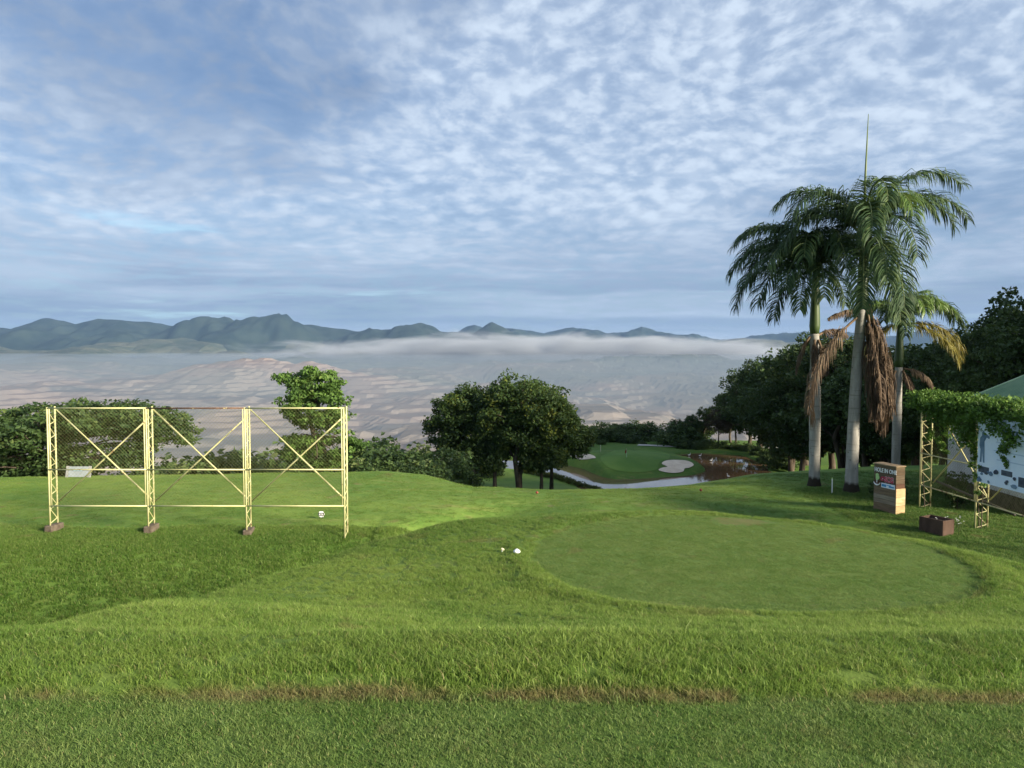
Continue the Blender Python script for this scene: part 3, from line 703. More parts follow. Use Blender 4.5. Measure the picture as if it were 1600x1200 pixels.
for px, Y, k, dt in ((1058, 150, 0, 3), (1080, 146, 2, 0), (1104, 149, 1, 4), (1124, 144, 3, 8), (1142, 150, 0, 2), (1150, 142, 3, 6), (1172, 141, 0, 0), (1190, 134, 1, 4), (1208, 126, 2, 0), (1226, 131, 0, 6), (1240, 115, 1, 2), (1262, 120, 0, 8), (1258, 104, 0, 6),
                     (1282, 84, 0, 0), (1318, 77, 1, 4), (1350, 88, 0, 8), (1352, 70, 2, 6), (1392, 66, 0, 4), (1384, 80, 1, 0), (1432, 60, 1, 6), (1440, 72, 0, 0), (1474, 56, 0, 6), (1486, 66, 1, 0), (1520, 52, 1, 8), (1540, 62, 0, 0),
                     (1566, 50, 0, 6), (1600, 47, 2, 0), (1640, 45, 0, 0), (1620, 58, 1, -8), (1690, 42, 1, 0), (1410, 94, 0, -2), (1300, 110, 2, 0), (1500, 82, 2, 0), (1560, 76, 0, 4)):
    wood_tree(px, Y, k, float(np.interp(px, *SIL)) + dt, wd=random.uniform(0.92, 1.15))
for x, Y, hgt, k in ((39, 43, 13, 0), (44, 40, 21, 1), (50, 46, 22, 0), (47, 25, 16, 1), (56, 33, 18, 0), (58, 16, 17, 2), (64, 24, 18, 1), (54, 56, 22, 1), (62, 46, 22, 0), (70, 52, 22, 0), (66, 8, 17, 0), (50, 64, 13, 1), (60, 66, 18, 0), (52, 80, 17, 0)):  # unseen rest of the wood, placed and heightened to shade the tree clump
    wood_tree(None, Y, k, 2000 + hgt, x=x)

# shrubs
def shrub_proto(seed, lm, r0, hgt, n, leaf):
    r = np.random.default_rng(seed); root = empty('shrub')
    C = []
    for i in range(n):
        q = r.normal(size=3); q /= np.linalg.norm(q); q[2] = abs(q[2]); q *= r.uniform(0.35, 1.0)
        C.append((q[0] * r0, q[1] * r0, q[2] * hgt * (0.85 + 0.25 * r.uniform()) + 0.15))
    V, Fq, t = leaves_np(C, r0 * 0.26 * r.uniform(0.6, 1.3, n), 42, leaf, r, 0.75, pale=0.06)
    mesh_np('foliage', V, Fq, lm, root, attr={'tint': t})
    mb = MB()
    for i in range(9):
        c = C[r.integers(n)]; mb.tube([(r.normal() * 0.1, r.normal() * 0.1, -0.3), (c[0] * 0.4, c[1] * 0.4, c[2] * 0.5), c], [0.05, 0.035, 0.01], 5, cap=False)
    mb.build('stem', M['bark'], root, smooth=True); remember(root); return root
SP = [shrub_proto(41, M['leaf_shrub'], 2.6, 3.6, 105, 0.30), shrub_proto(42, M['leaf_shrub'], 2.2, 2.9, 90, 0.28), shrub_proto(43, M['leaf_rain'], 2.8, 4.0, 110, 0.32)]
_su = set()
def shrub(px, Y, top, k, lab, group, wd=1.0):
    x = at_y(px, 600, Y)[0]; zg = h1(x, Y); zt_ = at_y(px, top, Y)[2]
    o = SP[k] if k not in _su else copy_tree(SP[k]); _su.add(k)
    s = max(0.2, (zt_ - zg) / (3.5, 2.85, 3.9)[k])
    o.location = (x, Y, zg - 0.1); o.scale = (s * wd, s * wd, s); o.rotation_euler = (0, 0, random.uniform(0, 6))
    tag(o, lab, 'shrub', group)
SK = ['round mid-green shrub in the thicket behind the lawn', 'low pale-green shrub in the thicket behind the lawn', 'tall darker shrub in the thicket behind the lawn']
SG = ['round mid-green shrub in the scrub beyond the green', 'low pale-green shrub in the scrub beyond the green', 'tall darker shrub in the scrub beyond the green']
for i, (px, Y, top) in enumerate(((300, 62, 716), (330, 66, 700), (362, 64, 706), (395, 68, 708), (428, 66, 702), (462, 70, 706), (505, 68, 704), (535, 72, 698), (562, 66, 690), (590, 70, 697), (622, 67, 692), (652, 72, 696), (684, 76, 700), (575, 60, 712), (640, 61, 715), (612, 78, 688), (-20, 58, 700), (20, 56, 712), (60, 58, 716), (250, 60, 722), (215, 58, 728), (700, 84, 705), (668, 66, 716))):
    k = (0, 1, 2)[i % 3]; shrub(px, Y, top, k, SK[k], 'shrubs of the thicket behind the lawn', 1.25)
for i, (px, Y, top) in enumerate(((885, 149, 672), (905, 152, 668), (925, 155, 662), (948, 154, 660), (968, 157, 658), (990, 156, 657), (1010, 158, 660), (1030, 156, 668), (1048, 154, 676), (1062, 150, 668), (915, 144, 684), (895, 146, 690), (940, 147, 686), (985, 150, 676), (1005, 148, 688), (1040, 149, 686), (865, 146, 680), (1062, 146, 660), (845, 148, 676), (1080, 152, 655), (775, 118, 715), (800, 135, 700), (760, 110, 716), (822, 140, 690))):
    k = (0, 2, 1)[i % 3]; shrub(px, Y, top, k, SG[k], 'shrubs of the scrub beyond the green', 1.5)

for i, (px, Y, top) in enumerate(((1072, 141, 684), (1092, 140, 688), (1112, 141, 684), (1132, 140, 687), (1152, 139, 690), (1170, 137, 690), (1186, 132, 694), (1205, 124, 700), (1222, 118, 702))):
    k = (2, 0, 1)[i % 3]; shrub(px, Y, top, k, ('round dark', 'low spreading', 'tall ragged')[k] + ' shrub under the trees on the far shore of the pond', 'shrubs on the far shore of the pond', 1.3)

# clipped hedge along the near shore
hp = [at_z(a, b, -16.4)[:2] for a, b in ((812, 735), (850, 742), (890, 750), (938, 757.5))]
hr = np.random.default_rng(51); C = []
for i in range(420):
    q = hr.uniform(0, len(hp) - 1.001); a = int(q); p = np.array(hp[a]) * (1 - q + a) + np.array(hp[a + 1]) * (q - a)
    p = p + hr.normal(size=2) * 0.28; C.append((p[0], p[1], h1(*p) + hr.uniform(0.1, 0.62)))
V, Fq, t_ = leaves_np(C, np.full(len(C), 0.3), 24, 0.17, hr, 0.8)
tag(mesh_np('hedge', V, Fq, M['leaf_hedge'], attr={'tint': t_}), 'low clipped yellow-green hedge along the pond edge under the trees', 'hedge')

# ------------------------------------------------------------------ palms
def frond_mesh(az, elev, L, droop, r, lm, rm, parent, base, name='frond', leaf_l=0.85, hang=0.75, pairs=62, petiole=0.12, spread=0.80, width=0.046):
    """pinnate frond: rachis arching out from base, two rows of drooping strap leaflets"""
    n = 22
    hd = Vector((math.cos(az), math.sin(az), 0)); pts = []; p = Vector(base); e = elev
    for i in range(n):
        pts.append(p.copy()); s = i / (n - 1)
        e_i = elev - droop * (s ** 1.35)
        p = p + (hd * math.cos(e_i) + Vector((0, 0, 1)) * math.sin(e_i)) * (L / (n - 1))
    rb = MB().tube(pts, [0.05 * (1 - 0.88 * i / (n - 1)) + 0.004 for i in range(n)], 6, cap=False)
    Vs, Fs, T = [], [], []
    side = hd.cross(Vector((0, 0, 1))).normalized()
    b = 0; ft = r.uniform(0.2, 0.8)
    for k in range(pairs):
        s = petiole + (1 - petiole) * (k + r.uniform(0, 0.8)) / pairs; s = min(s, 0.995)
        q = s * (n - 1); i = min(int(q), n - 2); P = pts[i].lerp(pts[i + 1], q - i); T_ = (pts[i + 1] - pts[i]).normalized()
        ll = leaf_l * (0.35 + 0.65 * math.sin(math.pi * min(1, 0.18 + s * 0.80)) ** 0.7) * r.uniform(0.85, 1.12)
        upv = side.cross(T_).normalized()
        if upv.z < 0: upv = -upv
        for sg in (-1, 1):
            if r.uniform() < 0.03: continue
            d0 = (side * sg * spread + T_ * (0.45 + 0.35 * s) + upv * r.uniform(-0.15, 0.55)).normalized()
            hg = hang * r.uniform(0.6, 1.3)
            d1 = (d0 + Vector((0, 0, -1)) * hg * 0.8).normalized(); d2 = (d0 * 0.55 + Vector((0, 0, -1)) * hg * 1.7 + Vector(r.normal(0, 0.08, 3))).normalized()
            a0 = P; a1 = a0 + d0 * ll * 0.3; a2 = a1 + d1 * ll * 0.35; a3 = a2 + d2 * ll * 0.38
            wv = T_ - d1 * T_.dot(d1)
            wv = (wv.normalized() if wv.length > 0.2 else side) + Vector(r.normal(0, 0.35, 3)); wv = wv.normalized() * width * 0.5
            for aa, ww in ((a0, 0.5), (a1, 1.0), (a2, 0.8), (a3, 0.08)):
                Vs.append(aa - wv * ww); Vs.append(aa + wv * ww)
            for j in range(3): Fs.append((b + 2 * j, b + 2 * j + 1, b + 2 * j + 3, b + 2 * j + 2))
            b += 8; tv = float(np.clip(ft + r.normal(0, 0.18), 0, 1)); T += [tv] * 8
    f = mesh_np(name, np.array([tuple(v) for v in Vs]), Fs, lm, parent, attr={'tint': T})
    rb.build('rachis', rm, f, smooth=True)
    return f

def palm(px, Y, base_py, trunk_top_py, crown_py, r_base, fronds, dead, spear_py, lab, seed, lean=0.0, shaft_r=0.18, skirt=True, bulge=0.0, dz=0.0):
    r = np.random.default_rng(seed)
    x = at_y(px, base_py, Y)[0]; zg = h1(x, Y)
    root = empty('royal_palm', (x, Y, zg))
    zt_ = at_y(px, trunk_top_py, Y)[2] - zg; zcw = at_y(px, crown_py, Y)[2] - zg
    n = 26; pts = []; rad = []
    for i in range(n):
        s = i / (n - 1)
        pts.append((lean * s * s, 0.0, -0.3 + (zt_ + 0.3) * s))
        rr = r_base * (1.0 - 0.22 * s + bulge * math.exp(-((s - 0.55) / 0.22) ** 2)) * (1 + 0.015 * math.sin(i * 2.1)) + r_base * 0.38 * math.exp(-((s - 0.02) / 0.045) ** 2)
        rad.append(rr)
    MB().tube(pts, rad, 20).build('trunk', M['palm_bark'], root, smooth=True)
    MB().tube([(lean, 0, zt_ - 0.05), (lean, 0, zt_ + 0.3), (lean, 0, (zt_ + zcw) / 2), (lean, 0, zcw + 0.15)], [shaft_r * 1.05, shaft_r * 1.25, shaft_r, shaft_r * 0.55], 14).build('crownshaft', M['shaft'], root, smooth=True)
    sp_z = at_y(px, spear_py, Y)[2] - zg
    MB().tube([(lean, 0, zcw), (lean + 0.02, 0, (zcw + sp_z) / 2), (lean + 0.09, 0, sp_z)], [0.075, 0.045, 0.012], 7).build('spear_leaf', M['rachis'], root, smooth=True)
    for f in fronds:
        az, el, L, dr = f[:4]; kind = f[4] if len(f) > 4 else 'frond'
        frond_mesh(R(az), R(el), L, R(dr), r, M[kind], M['rachis'], root, (lean, 0, zcw - r.uniform(0, 0.25)), leaf_l=1.25 * min(1, L / 4.2), pairs=int(44 + 13 * L))
    for az, el, L, dr, zz in dead:
        frond_mesh(R(az), R(el), L, R(dr), r, M['frond_dead'], M['rachis_dead'], root, (lean + 0.2 * math.cos(R(az)), 0.2 * math.sin(R(az)), zz), 'dead_frond', leaf_l=0.95 * min(1, L / 3), hang=2.4, pairs=int(40 + 22 * L), width=0.036, spread=0.42)
    tag(root, lab, 'palm', 'royal palms beside the sign')
    return root
# azimuth 0 = to the right, 90 = away, 270 = towards the tee
palm(1330, 32.0, 770, 482, 368, 0.26, [
    (4, 74, 5.7, 116), (-4, 60, 5.2, 128), (-18, 62, 4.4, 146), (262, 86, 4.6, 172), (282, 74, 4.2, 165, 'frond_young'), (250, 50, 4.8, 138), (272, 26, 5.0, 112), (258, 8, 4.8, 92), (268, -8, 5.2, 78), (246, -16, 4.6, 70), (276, -30, 4.6, 58),
    (200, 66, 4.8, 138), (172, 70, 4.6, 126), (150, 56, 4.4, 136), (115, 70, 4.4, 125), (75, 66, 4.0, 120), (330, 76, 3.8, 160), (190, 40, 4.4, 124)],
    [(330, -76, 3.2, 12, 7.3), (350, -70, 3.9, 19, 7.6), (310, -78, 4.0, 10, 7.4), (5, -66, 3.4, 22, 7.0), (290, -80, 3.6, 8, 6.9), (340, -76, 4.2, 12, 6.8), (320, -80, 3.6, 8, 6.5), (300, -74, 4.3, 14, 7.6), (345, -68, 4.4, 20, 7.8), (325, -72, 4.6, 16, 7.9), (355, -74, 4.6, 14, 7.4), (335, -80, 4.4, 8, 7.1), (188, -8, 1.3, 20, 7.6), (192, -38, 5.0, 66, 7.3)], 178,
    'tallest royal palm, with a shaggy skirt of dead brown fronds', 61, lean=0.3, shaft_r=0.2)
palm(1272, 33.6, 762, 520, 415, 0.235, [
    (178, 66, 4.6, 128), (168, 46, 4.4, 124), (195, 34, 4.2, 114), (188, 58, 4.6, 146), (215, 46, 4.2, 126), (240, 60, 4.0, 150), (270, 56, 4.2, 152), (290, 36, 4.0, 128), (315, 50, 3.8, 136), (345, 60, 4.0, 132), (20, 62, 4.0, 125), (60, 52, 4.0, 130), (95, 62, 4.0, 130), (130, 58, 4.2, 130), (205, 12, 4.0, 92), (182, 16, 4.4, 104), (255, 14, 3.8, 100), (228, 26, 4.0, 112), (272, 78, 3.6, 160), (172, 74, 4.2, 118), (235, -4, 3.4, 84), (205, -12, 3.4, 76), (280, -6, 3.0, 80)],
    [(190, -50, 1.3, 40, 6.55), (20, 25, 1.6, 60, 6.6), (160, -60, 1.5, 25, 6.4), (250, -65, 1.4, 20, 6.4), (300, -65, 1.5, 20, 6.4)], 297,
    'royal palm with a clean pale trunk and bulging middle, dark crown', 62, lean=-0.1, bulge=0.16)
palm(1399, 36.0, 748, 572, 500, 0.20, [
    (10, 52, 3.6, 128), (350, 40, 3.4, 120), (-8, 10, 3.4, 98, 'frond_yellow'), (330, -5, 3.2, 78, 'frond_yellow'), (200, -5, 2.4, 76, 'frond_yellow'), (190, 60, 3.0, 130, 'frond_young'), (165, 55, 2.8, 120), (270, 65, 3.0, 150, 'frond_young'), (300, 72, 2.8, 150, 'frond_young'), (340, 66, 3.0, 140, 'frond_young'), (60, 70, 2.8, 110, 'frond_young'), (100, 60, 2.8, 120), (30, 66, 2.8, 70, 'frond_young'), (225, 50, 2.6, 130), (250, 25, 2.6, 110)],
    [(350, -10, 1.6, 60, 5.1), (10, -50, 1.4, 30, 5.0), (200, -62, 1.2, 20, 5.0), (300, -62, 1.3, 20, 5.0)], 414,
    'smallest royal palm, half hidden by the sign, with yellowing lower fronds', 63, lean=0.05, shaft_r=0.17, bulge=0.12)

# ------------------------------------------------------------------ yellow lattice frames with chain-link panels
ZT, ZM, ZB = 4.12, 2.08, 0.88          # heights above the post foot: top, middle rail, bottom rail
SPC, DEP = 3.22, 0.42
def lattice_post(parent, x, zbot, pm, top=ZT):
    p = empty('lattice_post'); p.parent = parent; p.location = (x, 0, 0)
    for yy in (0, DEP):
        MB().tube([(0, yy, zbot), (0, yy, top)], 0.028, 8).build('chord', pm, p, smooth=True)
    z = zbot + 0.12; k = 0; step = 0.46
    while z + step < top:
        MB().tube([(0, 0.03, z), (0, DEP - 0.03, z + 0.10)], 0.014, 6).build('rung', pm, p)
        a, b_ = ((0.03, DEP - 0.03) if k % 1 == 0 else (DEP - 0.03, 0.03))
        MB().tube([(0, a, z + step), (0, b_, z + 0.10)], 0.013, 6).build('brace', pm, p)
        z += step; k += 1
    return p
def frame(name, loc, rz, npan, feet, bots, pm, rusty_top=(), lab='', mesh_from=None):
    root = empty(name, loc, rz)
    for i in range(npan + 1):
        lattice_post(root, i * SPC, bots[i], pm)
        if feet[i]:
            MB().box((i * SPC, DEP / 2, bots[i] - 0.15), (0.27, 0.60, 0.40), Matrix.Rotation(0.12 * (i - 1), 3, 'Z')).build('concrete_foot', M['concrete'], root, bevel=0.03)
    for i in range(npan):
        x0, x1 = i * SPC + 0.07, (i + 1) * SPC - 0.07
        pan = empty('panel'); pan.parent = root; pan.location = (0, 0, 0)
        MB().tube([(x0 - 0.05, -0.01, ZT - 0.03), (x1 + 0.05, -0.01, ZT - 0.03)], 0.025, 8).build('top_rail', M['rusty'] if i in rusty_top else pm, pan, smooth=True)
        MB().tube([(x0 - 0.05, -0.03, ZM), (x1 + 0.05, -0.03, ZM)], 0.023, 8).build('middle_rail', pm, pan, smooth=True)
        MB().tube([(x0 - 0.05, -0.01, ZB), (x1 + 0.05, -0.01, ZB)], 0.023, 8).build('bottom_rail', pm, pan, smooth=True)
        for xx in (x0, x1):
            MB().tube([(xx, -0.005, ZB), (xx, -0.005, ZT - 0.03)], 0.020, 8).build('stile', pm, pan, smooth=True)
        MB().tube([(i * SPC, DEP + 0.03, ZT - 0.08), ((i + 1) * SPC, DEP + 0.03, ZB + 0.05)], 0.026, 8).build('cross_brace', pm, pan, smooth=True)
        MB().tube([(i * SPC, DEP + 0.09, ZB + 0.05), ((i + 1) * SPC, DEP + 0.09, ZT - 0.25)], 0.024, 8).build('cross_brace', pm, pan, smooth=True)
        # chain-link: two sets of slanting wires, clipped to the panel
        Vs, Fs = [], []
        xa, xb, za, zb = x0 + 0.02, x1 - 0.02, ZB + 0.02, ZT - 0.05
        wd_, hg = xb - xa, zb - za; cell = 0.118; q = -hg
        rr = 0.0024
        while q < wd_:
            for sg in (1, -1):
                u0, u1 = max(q, 0), min(q + hg, wd_)
                if u1 - u0 < 0.02: continue
                v0, v1 = u0 - q, u1 - q
                if sg < 0: p0, p1 = (xb - u0, za + v0), (xb - u1, za + v1)
                else: p0, p1 = (xa + u0, za + v0), (xa + u1, za + v1)
                dx, dz_ = p1[0] - p0[0], p1[1] - p0[1]; l_ = math.hypot(dx, dz_); nx_, nz_ = -dz_ / l_ * rr, dx / l_ * rr
                b = len(Vs); yy = 0.004 * sg
                for pp in (p0, p1):
                    Vs += [(pp[0] + nx_, yy, pp[1] + nz_), (pp[0] - nx_, yy, pp[1] - nz_), (pp[0], yy - rr * 1.6, pp[1])]
                for j in range(3):
                    j2 = (j + 1) % 3; Fs.append((b + j, b + j2, b + 3 + j2, b + 3 + j))
            q += cell
        ml = mesh_np('chain_link_mesh', Vs, Fs, M['wire'], pan); ml['kind'] = 'stuff'
    tag(root, lab, 'frame', 'lattice frames'); return root
FX, FY = -15.15, 25.0
zf = at_y(233, 832, FY)[2]             # foot height of the left frame
fb_ = [h1(FX + i * SPC, FY) - zf for i in range(4)]
frame('yellow_frame', (FX, FY, zf), 0.0, 3, (True, True, True, False), [fb_[0] + 0.2, fb_[1] + 0.2, fb_[2] + 0.14, fb_[3] - 0.05], M['yellow'], (1,), 'tall pale yellow three-panel lattice frame standing on the grass bank across the ditch')
rz2 = math.atan2(-3.1, 0.16)
xz = h1(15.4, 28.7)
frame('vine_frame', (15.35, 28.75, xz), rz2, 3, (False,) * 4, [h1(15.35 + 0.166 * i, 28.75 - 3.2 * i) - xz - 0.1 for i in range(4)], M['old_yellow'], (), 'faded lattice frame overgrown with vines in front of the white hut')

# banner hung on the second panel of the vine frame (golf lesson poster; its small print is unreadable in the photo)
M['banner'] = noisy('banner_sheet', (0.62, 0.74, 0.90), (0.70, 0.80, 0.93), 1.2, 0.6, 0.3)
M['ink'] = noisy('banner_ink', (0.10, 0.17, 0.26), (0.18, 0.27, 0.37), 3, 0.7, 0.2)
M['ink_dark'] = noisy('banner_dark_ink', (0.045, 0.06, 0.09), (0.09, 0.11, 0.14), 5, 0.7, 0.2)
M['ink_pale'] = noisy('banner_pale_ink', (0.42, 0.55, 0.72), (0.48, 0.60, 0.76), 3, 0.7, 0.2)
ban = empty('banner', (15.35, 28.75, xz), rz2)
MB().box((SPC * 1.5 + 0.02, -0.06, 2.66), (3.02, 0.012, 2.16)).build('sheet', M['banner'], ban)
def flat(name, pts, m, y=-0.070):
    mb = MB(); mb.face([(a, y, b) for a, b in pts]); mb.face([(a, y + 0.003, b) for a, b in pts[::-1]]); mb.build(name, m, ban)
bx = SPC + 0.11
def rect(x, z, w_, h_, m, name='print'): flat(name, [(bx + x, z), (bx + x + w_, z), (bx + x + w_, z + h_), (bx + x, z + h_)], m)
flat('golfer_print', [(bx + a, 2.25 + b) for a, b in ((0.13, 0), (0.22, 0), (0.25, 0.33), (0.29, 0.0), (0.37, 0.0), (0.36, 0.4), (0.35, 0.7), (0.45, 0.84), (0.58, 0.80), (0.60, 0.87), (0.46, 0.95), (0.36, 0.90), (0.34, 1.02), (0.26, 1.05), (0.21, 0.98), (0.22, 0.88), (0.13, 0.80), (0.10, 0.55), (0.16, 0.42))], M['ink'])
for i in range(9): rect(0.50 + i * 0.16, 3.28, 0.10 if i % 3 else 0.06, 0.15, M['ink'])
for i, (xx, w_) in enumerate(((0.9, 1.2), (0.8, 1.6), (0.95, 1.3))): rect(xx, 2.98 - 0.28 * i, w_, 0.035, M['ink_pale'])
for xx, zz, w_, h_ in ((0.08, 1.92, 0.52, 0.20), (1.18, 1.98, 0.50, 0.17), (1.95, 1.75, 0.45, 0.30)): rect(xx, zz, w_, h_, M['ink_dark'])
rb_ = np.random.default_rng(5)
for k in range(15):
    cx_, cz_ = rb_.uniform(0.1, 2.6), rb_.uniform(1.64, 2.05); rr = rb_.uniform(0.04, 0.12)
    flat('print', [(bx + cx_ + rr * 1.4 * math.cos(a) * rb_.uniform(0.5, 1), cz_ + rr * math.sin(a) * rb_.uniform(0.5, 1)) for a in np.linspace(0, 6.28, 9)[:-1]], M['ink'] if k % 2 else M['ink_dark'], -0.076 - 0.0009 * k)
tag(ban, 'pale blue golf lesson banner hanging on the vine-covered frame', 'banner')
# dark pipe lying through the frame
MBp = MB().tube([(15.95, 28.9, xz + 1.02), (15.95, 24.2, xz + 0.72)], 0.05, 8).build('iron_pipe', noisy('dark_iron', (0.035, 0.03, 0.028), (0.07, 0.055, 0.045), 4, 0.7, 0.3), smooth=True)
tag(MBp, 'dark iron pipe resting across the posts of the vine-covered frame', 'pipe')

# climbing vine thatch over the frame top
vr = np.random.default_rng(71); C = []; cr = []
for i in range(1200):
    s = vr.uniform(-0.12, 3.05); px_ = 15.35 + 0.16 * s + vr.normal() * 0.30 + 0.2; py_ = 28.75 - 3.2 * s
    low = 0.78 + 0.35 * fbm(np.array([s * 1.9]), np.array([0.3]))[0] + (0.75 if 0.80 < s < 1.03 else 0) + (0.35 if 1.3 < s < 1.7 else 0)
    zz = xz + 4.22 + 0.16 * fbm(np.array([s * 3.0]), np.array([4.0]))[0] - low * vr.uniform(0, 1) ** 1.5
    C.append((px_, py_, zz)); cr.append(vr.uniform(0.18, 0.36))
for s0, zl in ((0.45, 1.6), (0.97, 2.4), (1.0, 1.9), (1.42, 1.35), (1.5, 1.6), (0.2, 1.2), (1.03, 2.9)):
    for k in range(7): C.append((15.33 + 0.16 * s0 + vr.normal() * 0.07, 28.75 - 3.2 * (s0 + vr.normal() * 0.03), xz + 4.0 - 1.0 - (zl - 0.8) * k / 7)); cr.append(0.13)
V, Fq, t_ = leaves_np(C, cr, 30, 0.115, vr, 0.8, up=0.3)
vo = empty('climbing_vine', (15.4, 28.7, xz))
f_ = mesh_np('foliage', V - np.array([15.4, 28.7, xz]), Fq, M['leaf_vine'], vo, attr={'tint': t_})
mb = MB()
for k in range(5):
    s = (0.02, 0.99, 1.02, 2.0, 1.97)[k]; mb.tube([(0.1 + 0.16 * s, -3.2 * s, -0.1), (0.2 + 0.16 * s + vr.normal() * 0.1, -3.2 * s + vr.normal() * 0.2, 2.0), (0.1 + 0.16 * s, -3.2 * s + vr.normal() * 0.2, 3.9)], [0.02, 0.016, 0.01], 5, cap=False)
mb.build('stem', M['bark'], vo, smooth=True)
tag(vo, 'thick green vine thatch sprawling over the faded frame', 'vine')

# ------------------------------------------------------------------ white hut with green roof
M['hut_wall'] = noisy('white_sheet', (0.62, 0.63, 0.66), (0.50, 0.51, 0.54), 0.8, 0.6, 0.3, c3=(0.20, 0.19, 0.18), s3=1.1, lo3=0.60, hi3=0.75)
M['roof'] = noisy('green_roof', (0.045, 0.115, 0.070), (0.07, 0.145, 0.095), 1.2, 0.45, 0.4)
hx0, hx1, hy0, hy1 = 18.5, 26.5, 27.0, 32.5
hz = h1(19, 30) - 0.2; zw = -1.02
hut = empty('hut', (hx0, hy0, hz))
def corrug(name, p0, p1, z0, z1, m, parent, amp=0.018, pitch=0.16):
    p0 = Vector((*p0, 0)) - Vector((hx0, hy0, 0)); p1 = Vector((*p1, 0)) - Vector((hx0, hy0, 0)); d = p1 - p0; L = d.length; d.normalize(); nn = Vector((-d.y, d.x, 0))
    k = int(L / pitch * 4); Vs = []; Fs = []
    for i in range(k + 1):
        q = p0 + d * (L * i / k) + nn * amp * math.sin(i * math.pi / 2)
        Vs += [(q.x, q.y, z0 - hz), (q.x, q.y, z1 - hz)]
    for i in range(k): Fs.append((2 * i, 2 * i + 2, 2 * i + 3, 2 * i + 1))
    return mesh_np(name, Vs, Fs, m, parent)
for i in range(4):                      # sheets of the wall that faces the frame
    ya = hy0 + (hy1 - hy0) * i / 4; yb = hy0 + (hy1 - hy0) * (i + 1) / 4
    corrug('wall_sheet', (hx0 + 0.004 * (i % 2), ya), (hx0 + 0.004 * (i % 2), yb + 0.03), hz, zw, M['hut_wall'], hut)
corrug('wall', (hx1, hy0), (hx0, hy0), hz, zw, M['hut_wall'], hut); corrug('wall', (hx0, hy1), (hx1, hy1), hz, zw, M['hut_wall'], hut); corrug('wall', (hx1, hy1), (hx1, hy0), hz, zw, M['hut_wall'], hut)
MB().box((0.0, (hy1 - hy0) / 2, 0.38), (0.12, hy1 - hy0 + 0.06, 0.76)).build('plinth', M['concrete'], hut)
for yy in (hy0 - 0.02, hy1 + 0.02):
    mb = MB(); a = (0, yy - hy0, zw - hz); b = (hx1 - hx0, yy - hy0, zw - hz); c = ((hx1 - hx0) / 2, yy - hy0, zw - hz + 1.62)
    mb.face([a, b, c]); mb.build('gable', M['hut_wall'], hut)
xm = (hx1 - hx0) / 2; ov = 0.65
rise = 0.405
for sg in (-1, 1):                      # two roof slopes built of ribbed sheets
    ns = 9; y0r, y1r = -0.5, hy1 - hy0 + 0.5
    for i in range(ns):
        ya = y0r + (y1r - y0r) * i / ns; yb = y0r + (y1r - y0r) * (i + 1) / ns; k = 20; Vs = []; Fs = []
        for j in range(k + 1):
            y_ = ya + (yb - ya) * j / k; rib = 0.035 if (j % 5 == 0) else 0.0
            for u in (0.0, 1.0):
                dx = u * (xm + ov); Vs.append((xm + sg * dx, y_, zw - hz + 1.66 - dx * rise + rib + 0.004 * (i % 2)))
        for j in range(k): Fs.append((2 * j, 2 * j + 1, 2 * j + 3, 2 * j + 2))
        mesh_np('roof_sheet', Vs, Fs, M['roof'], hut)
for yy in (-0.52, hy1 - hy0 + 0.52):
    mb = MB()
    for sg in (-1, 1): mb.tube([(xm, yy, zw - hz + 1.66), (xm + sg * (xm + ov), yy, zw - hz + 1.66 - (xm + ov) * rise)], 0.06, 6)
    mb.build('barge_board', M['roof'], hut)
tag(hut, 'white corrugated hut with a green ribbed roof behind the vines', 'hut')

# weeds by the hut
def weed(name, x, y, r0, hgt, n, lm, leaf, lab, cat, seed, group=None):
    r = np.random.default_rng(seed); C = []
    for i in range(n):
        q = r.normal(size=3); q /= np.linalg.norm(q); q *= r.uniform(0.3, 1); C.append((q[0] * r0, q[1] * r0, hgt * 0.5 + q[2] * hgt * 0.45))
    V, Fq, t_ = leaves_np(C, np.full(n, r0 * 0.3), 34, leaf, r, 0.8)
    root = empty(name, (x, y, h1(x, y)))
    mesh_np('foliage', V, Fq, lm, root, attr={'tint': t_})
    mb = MB()
    for i in range(6): mb.tube([(r.normal() * 0.05, r.normal() * 0.05, -0.1), C[r.integers(n)]], [0.015, 0.006], 4, cap=False)
    mb.build('stem', M['bark'], root)
    return tag(root, lab, cat, group)
weed('weed_bush', 15.05, 30.0, 0.55, 1.15, 30, M['leaf_shrub'], 0.11, 'leafy bush growing between the wooden sign and the faded frame', 'bush', 81)
weed('weed_bush', 14.6, 30.6, 0.42, 0.75, 22, M['leaf_shrub'], 0.10, 'small low bush hugging the back of the wooden sign', 'bush', 84)
weed('weed_bush', 17.6, 30.4, 0.6, 1.3, 30, M['leaf_wood'], 0.11, 'dark weedy bush against the wall of the white hut', 'bush', 82)
weed('weed_bush', 16.7, 28.6, 0.5, 0.9, 26, M['leaf_wood'], 0.10, 'dark weeds inside the faded frame', 'bush', 83)
M['petal'] = mat('white_petal', (0.8, 0.8, 0.76), 0.7)[0]
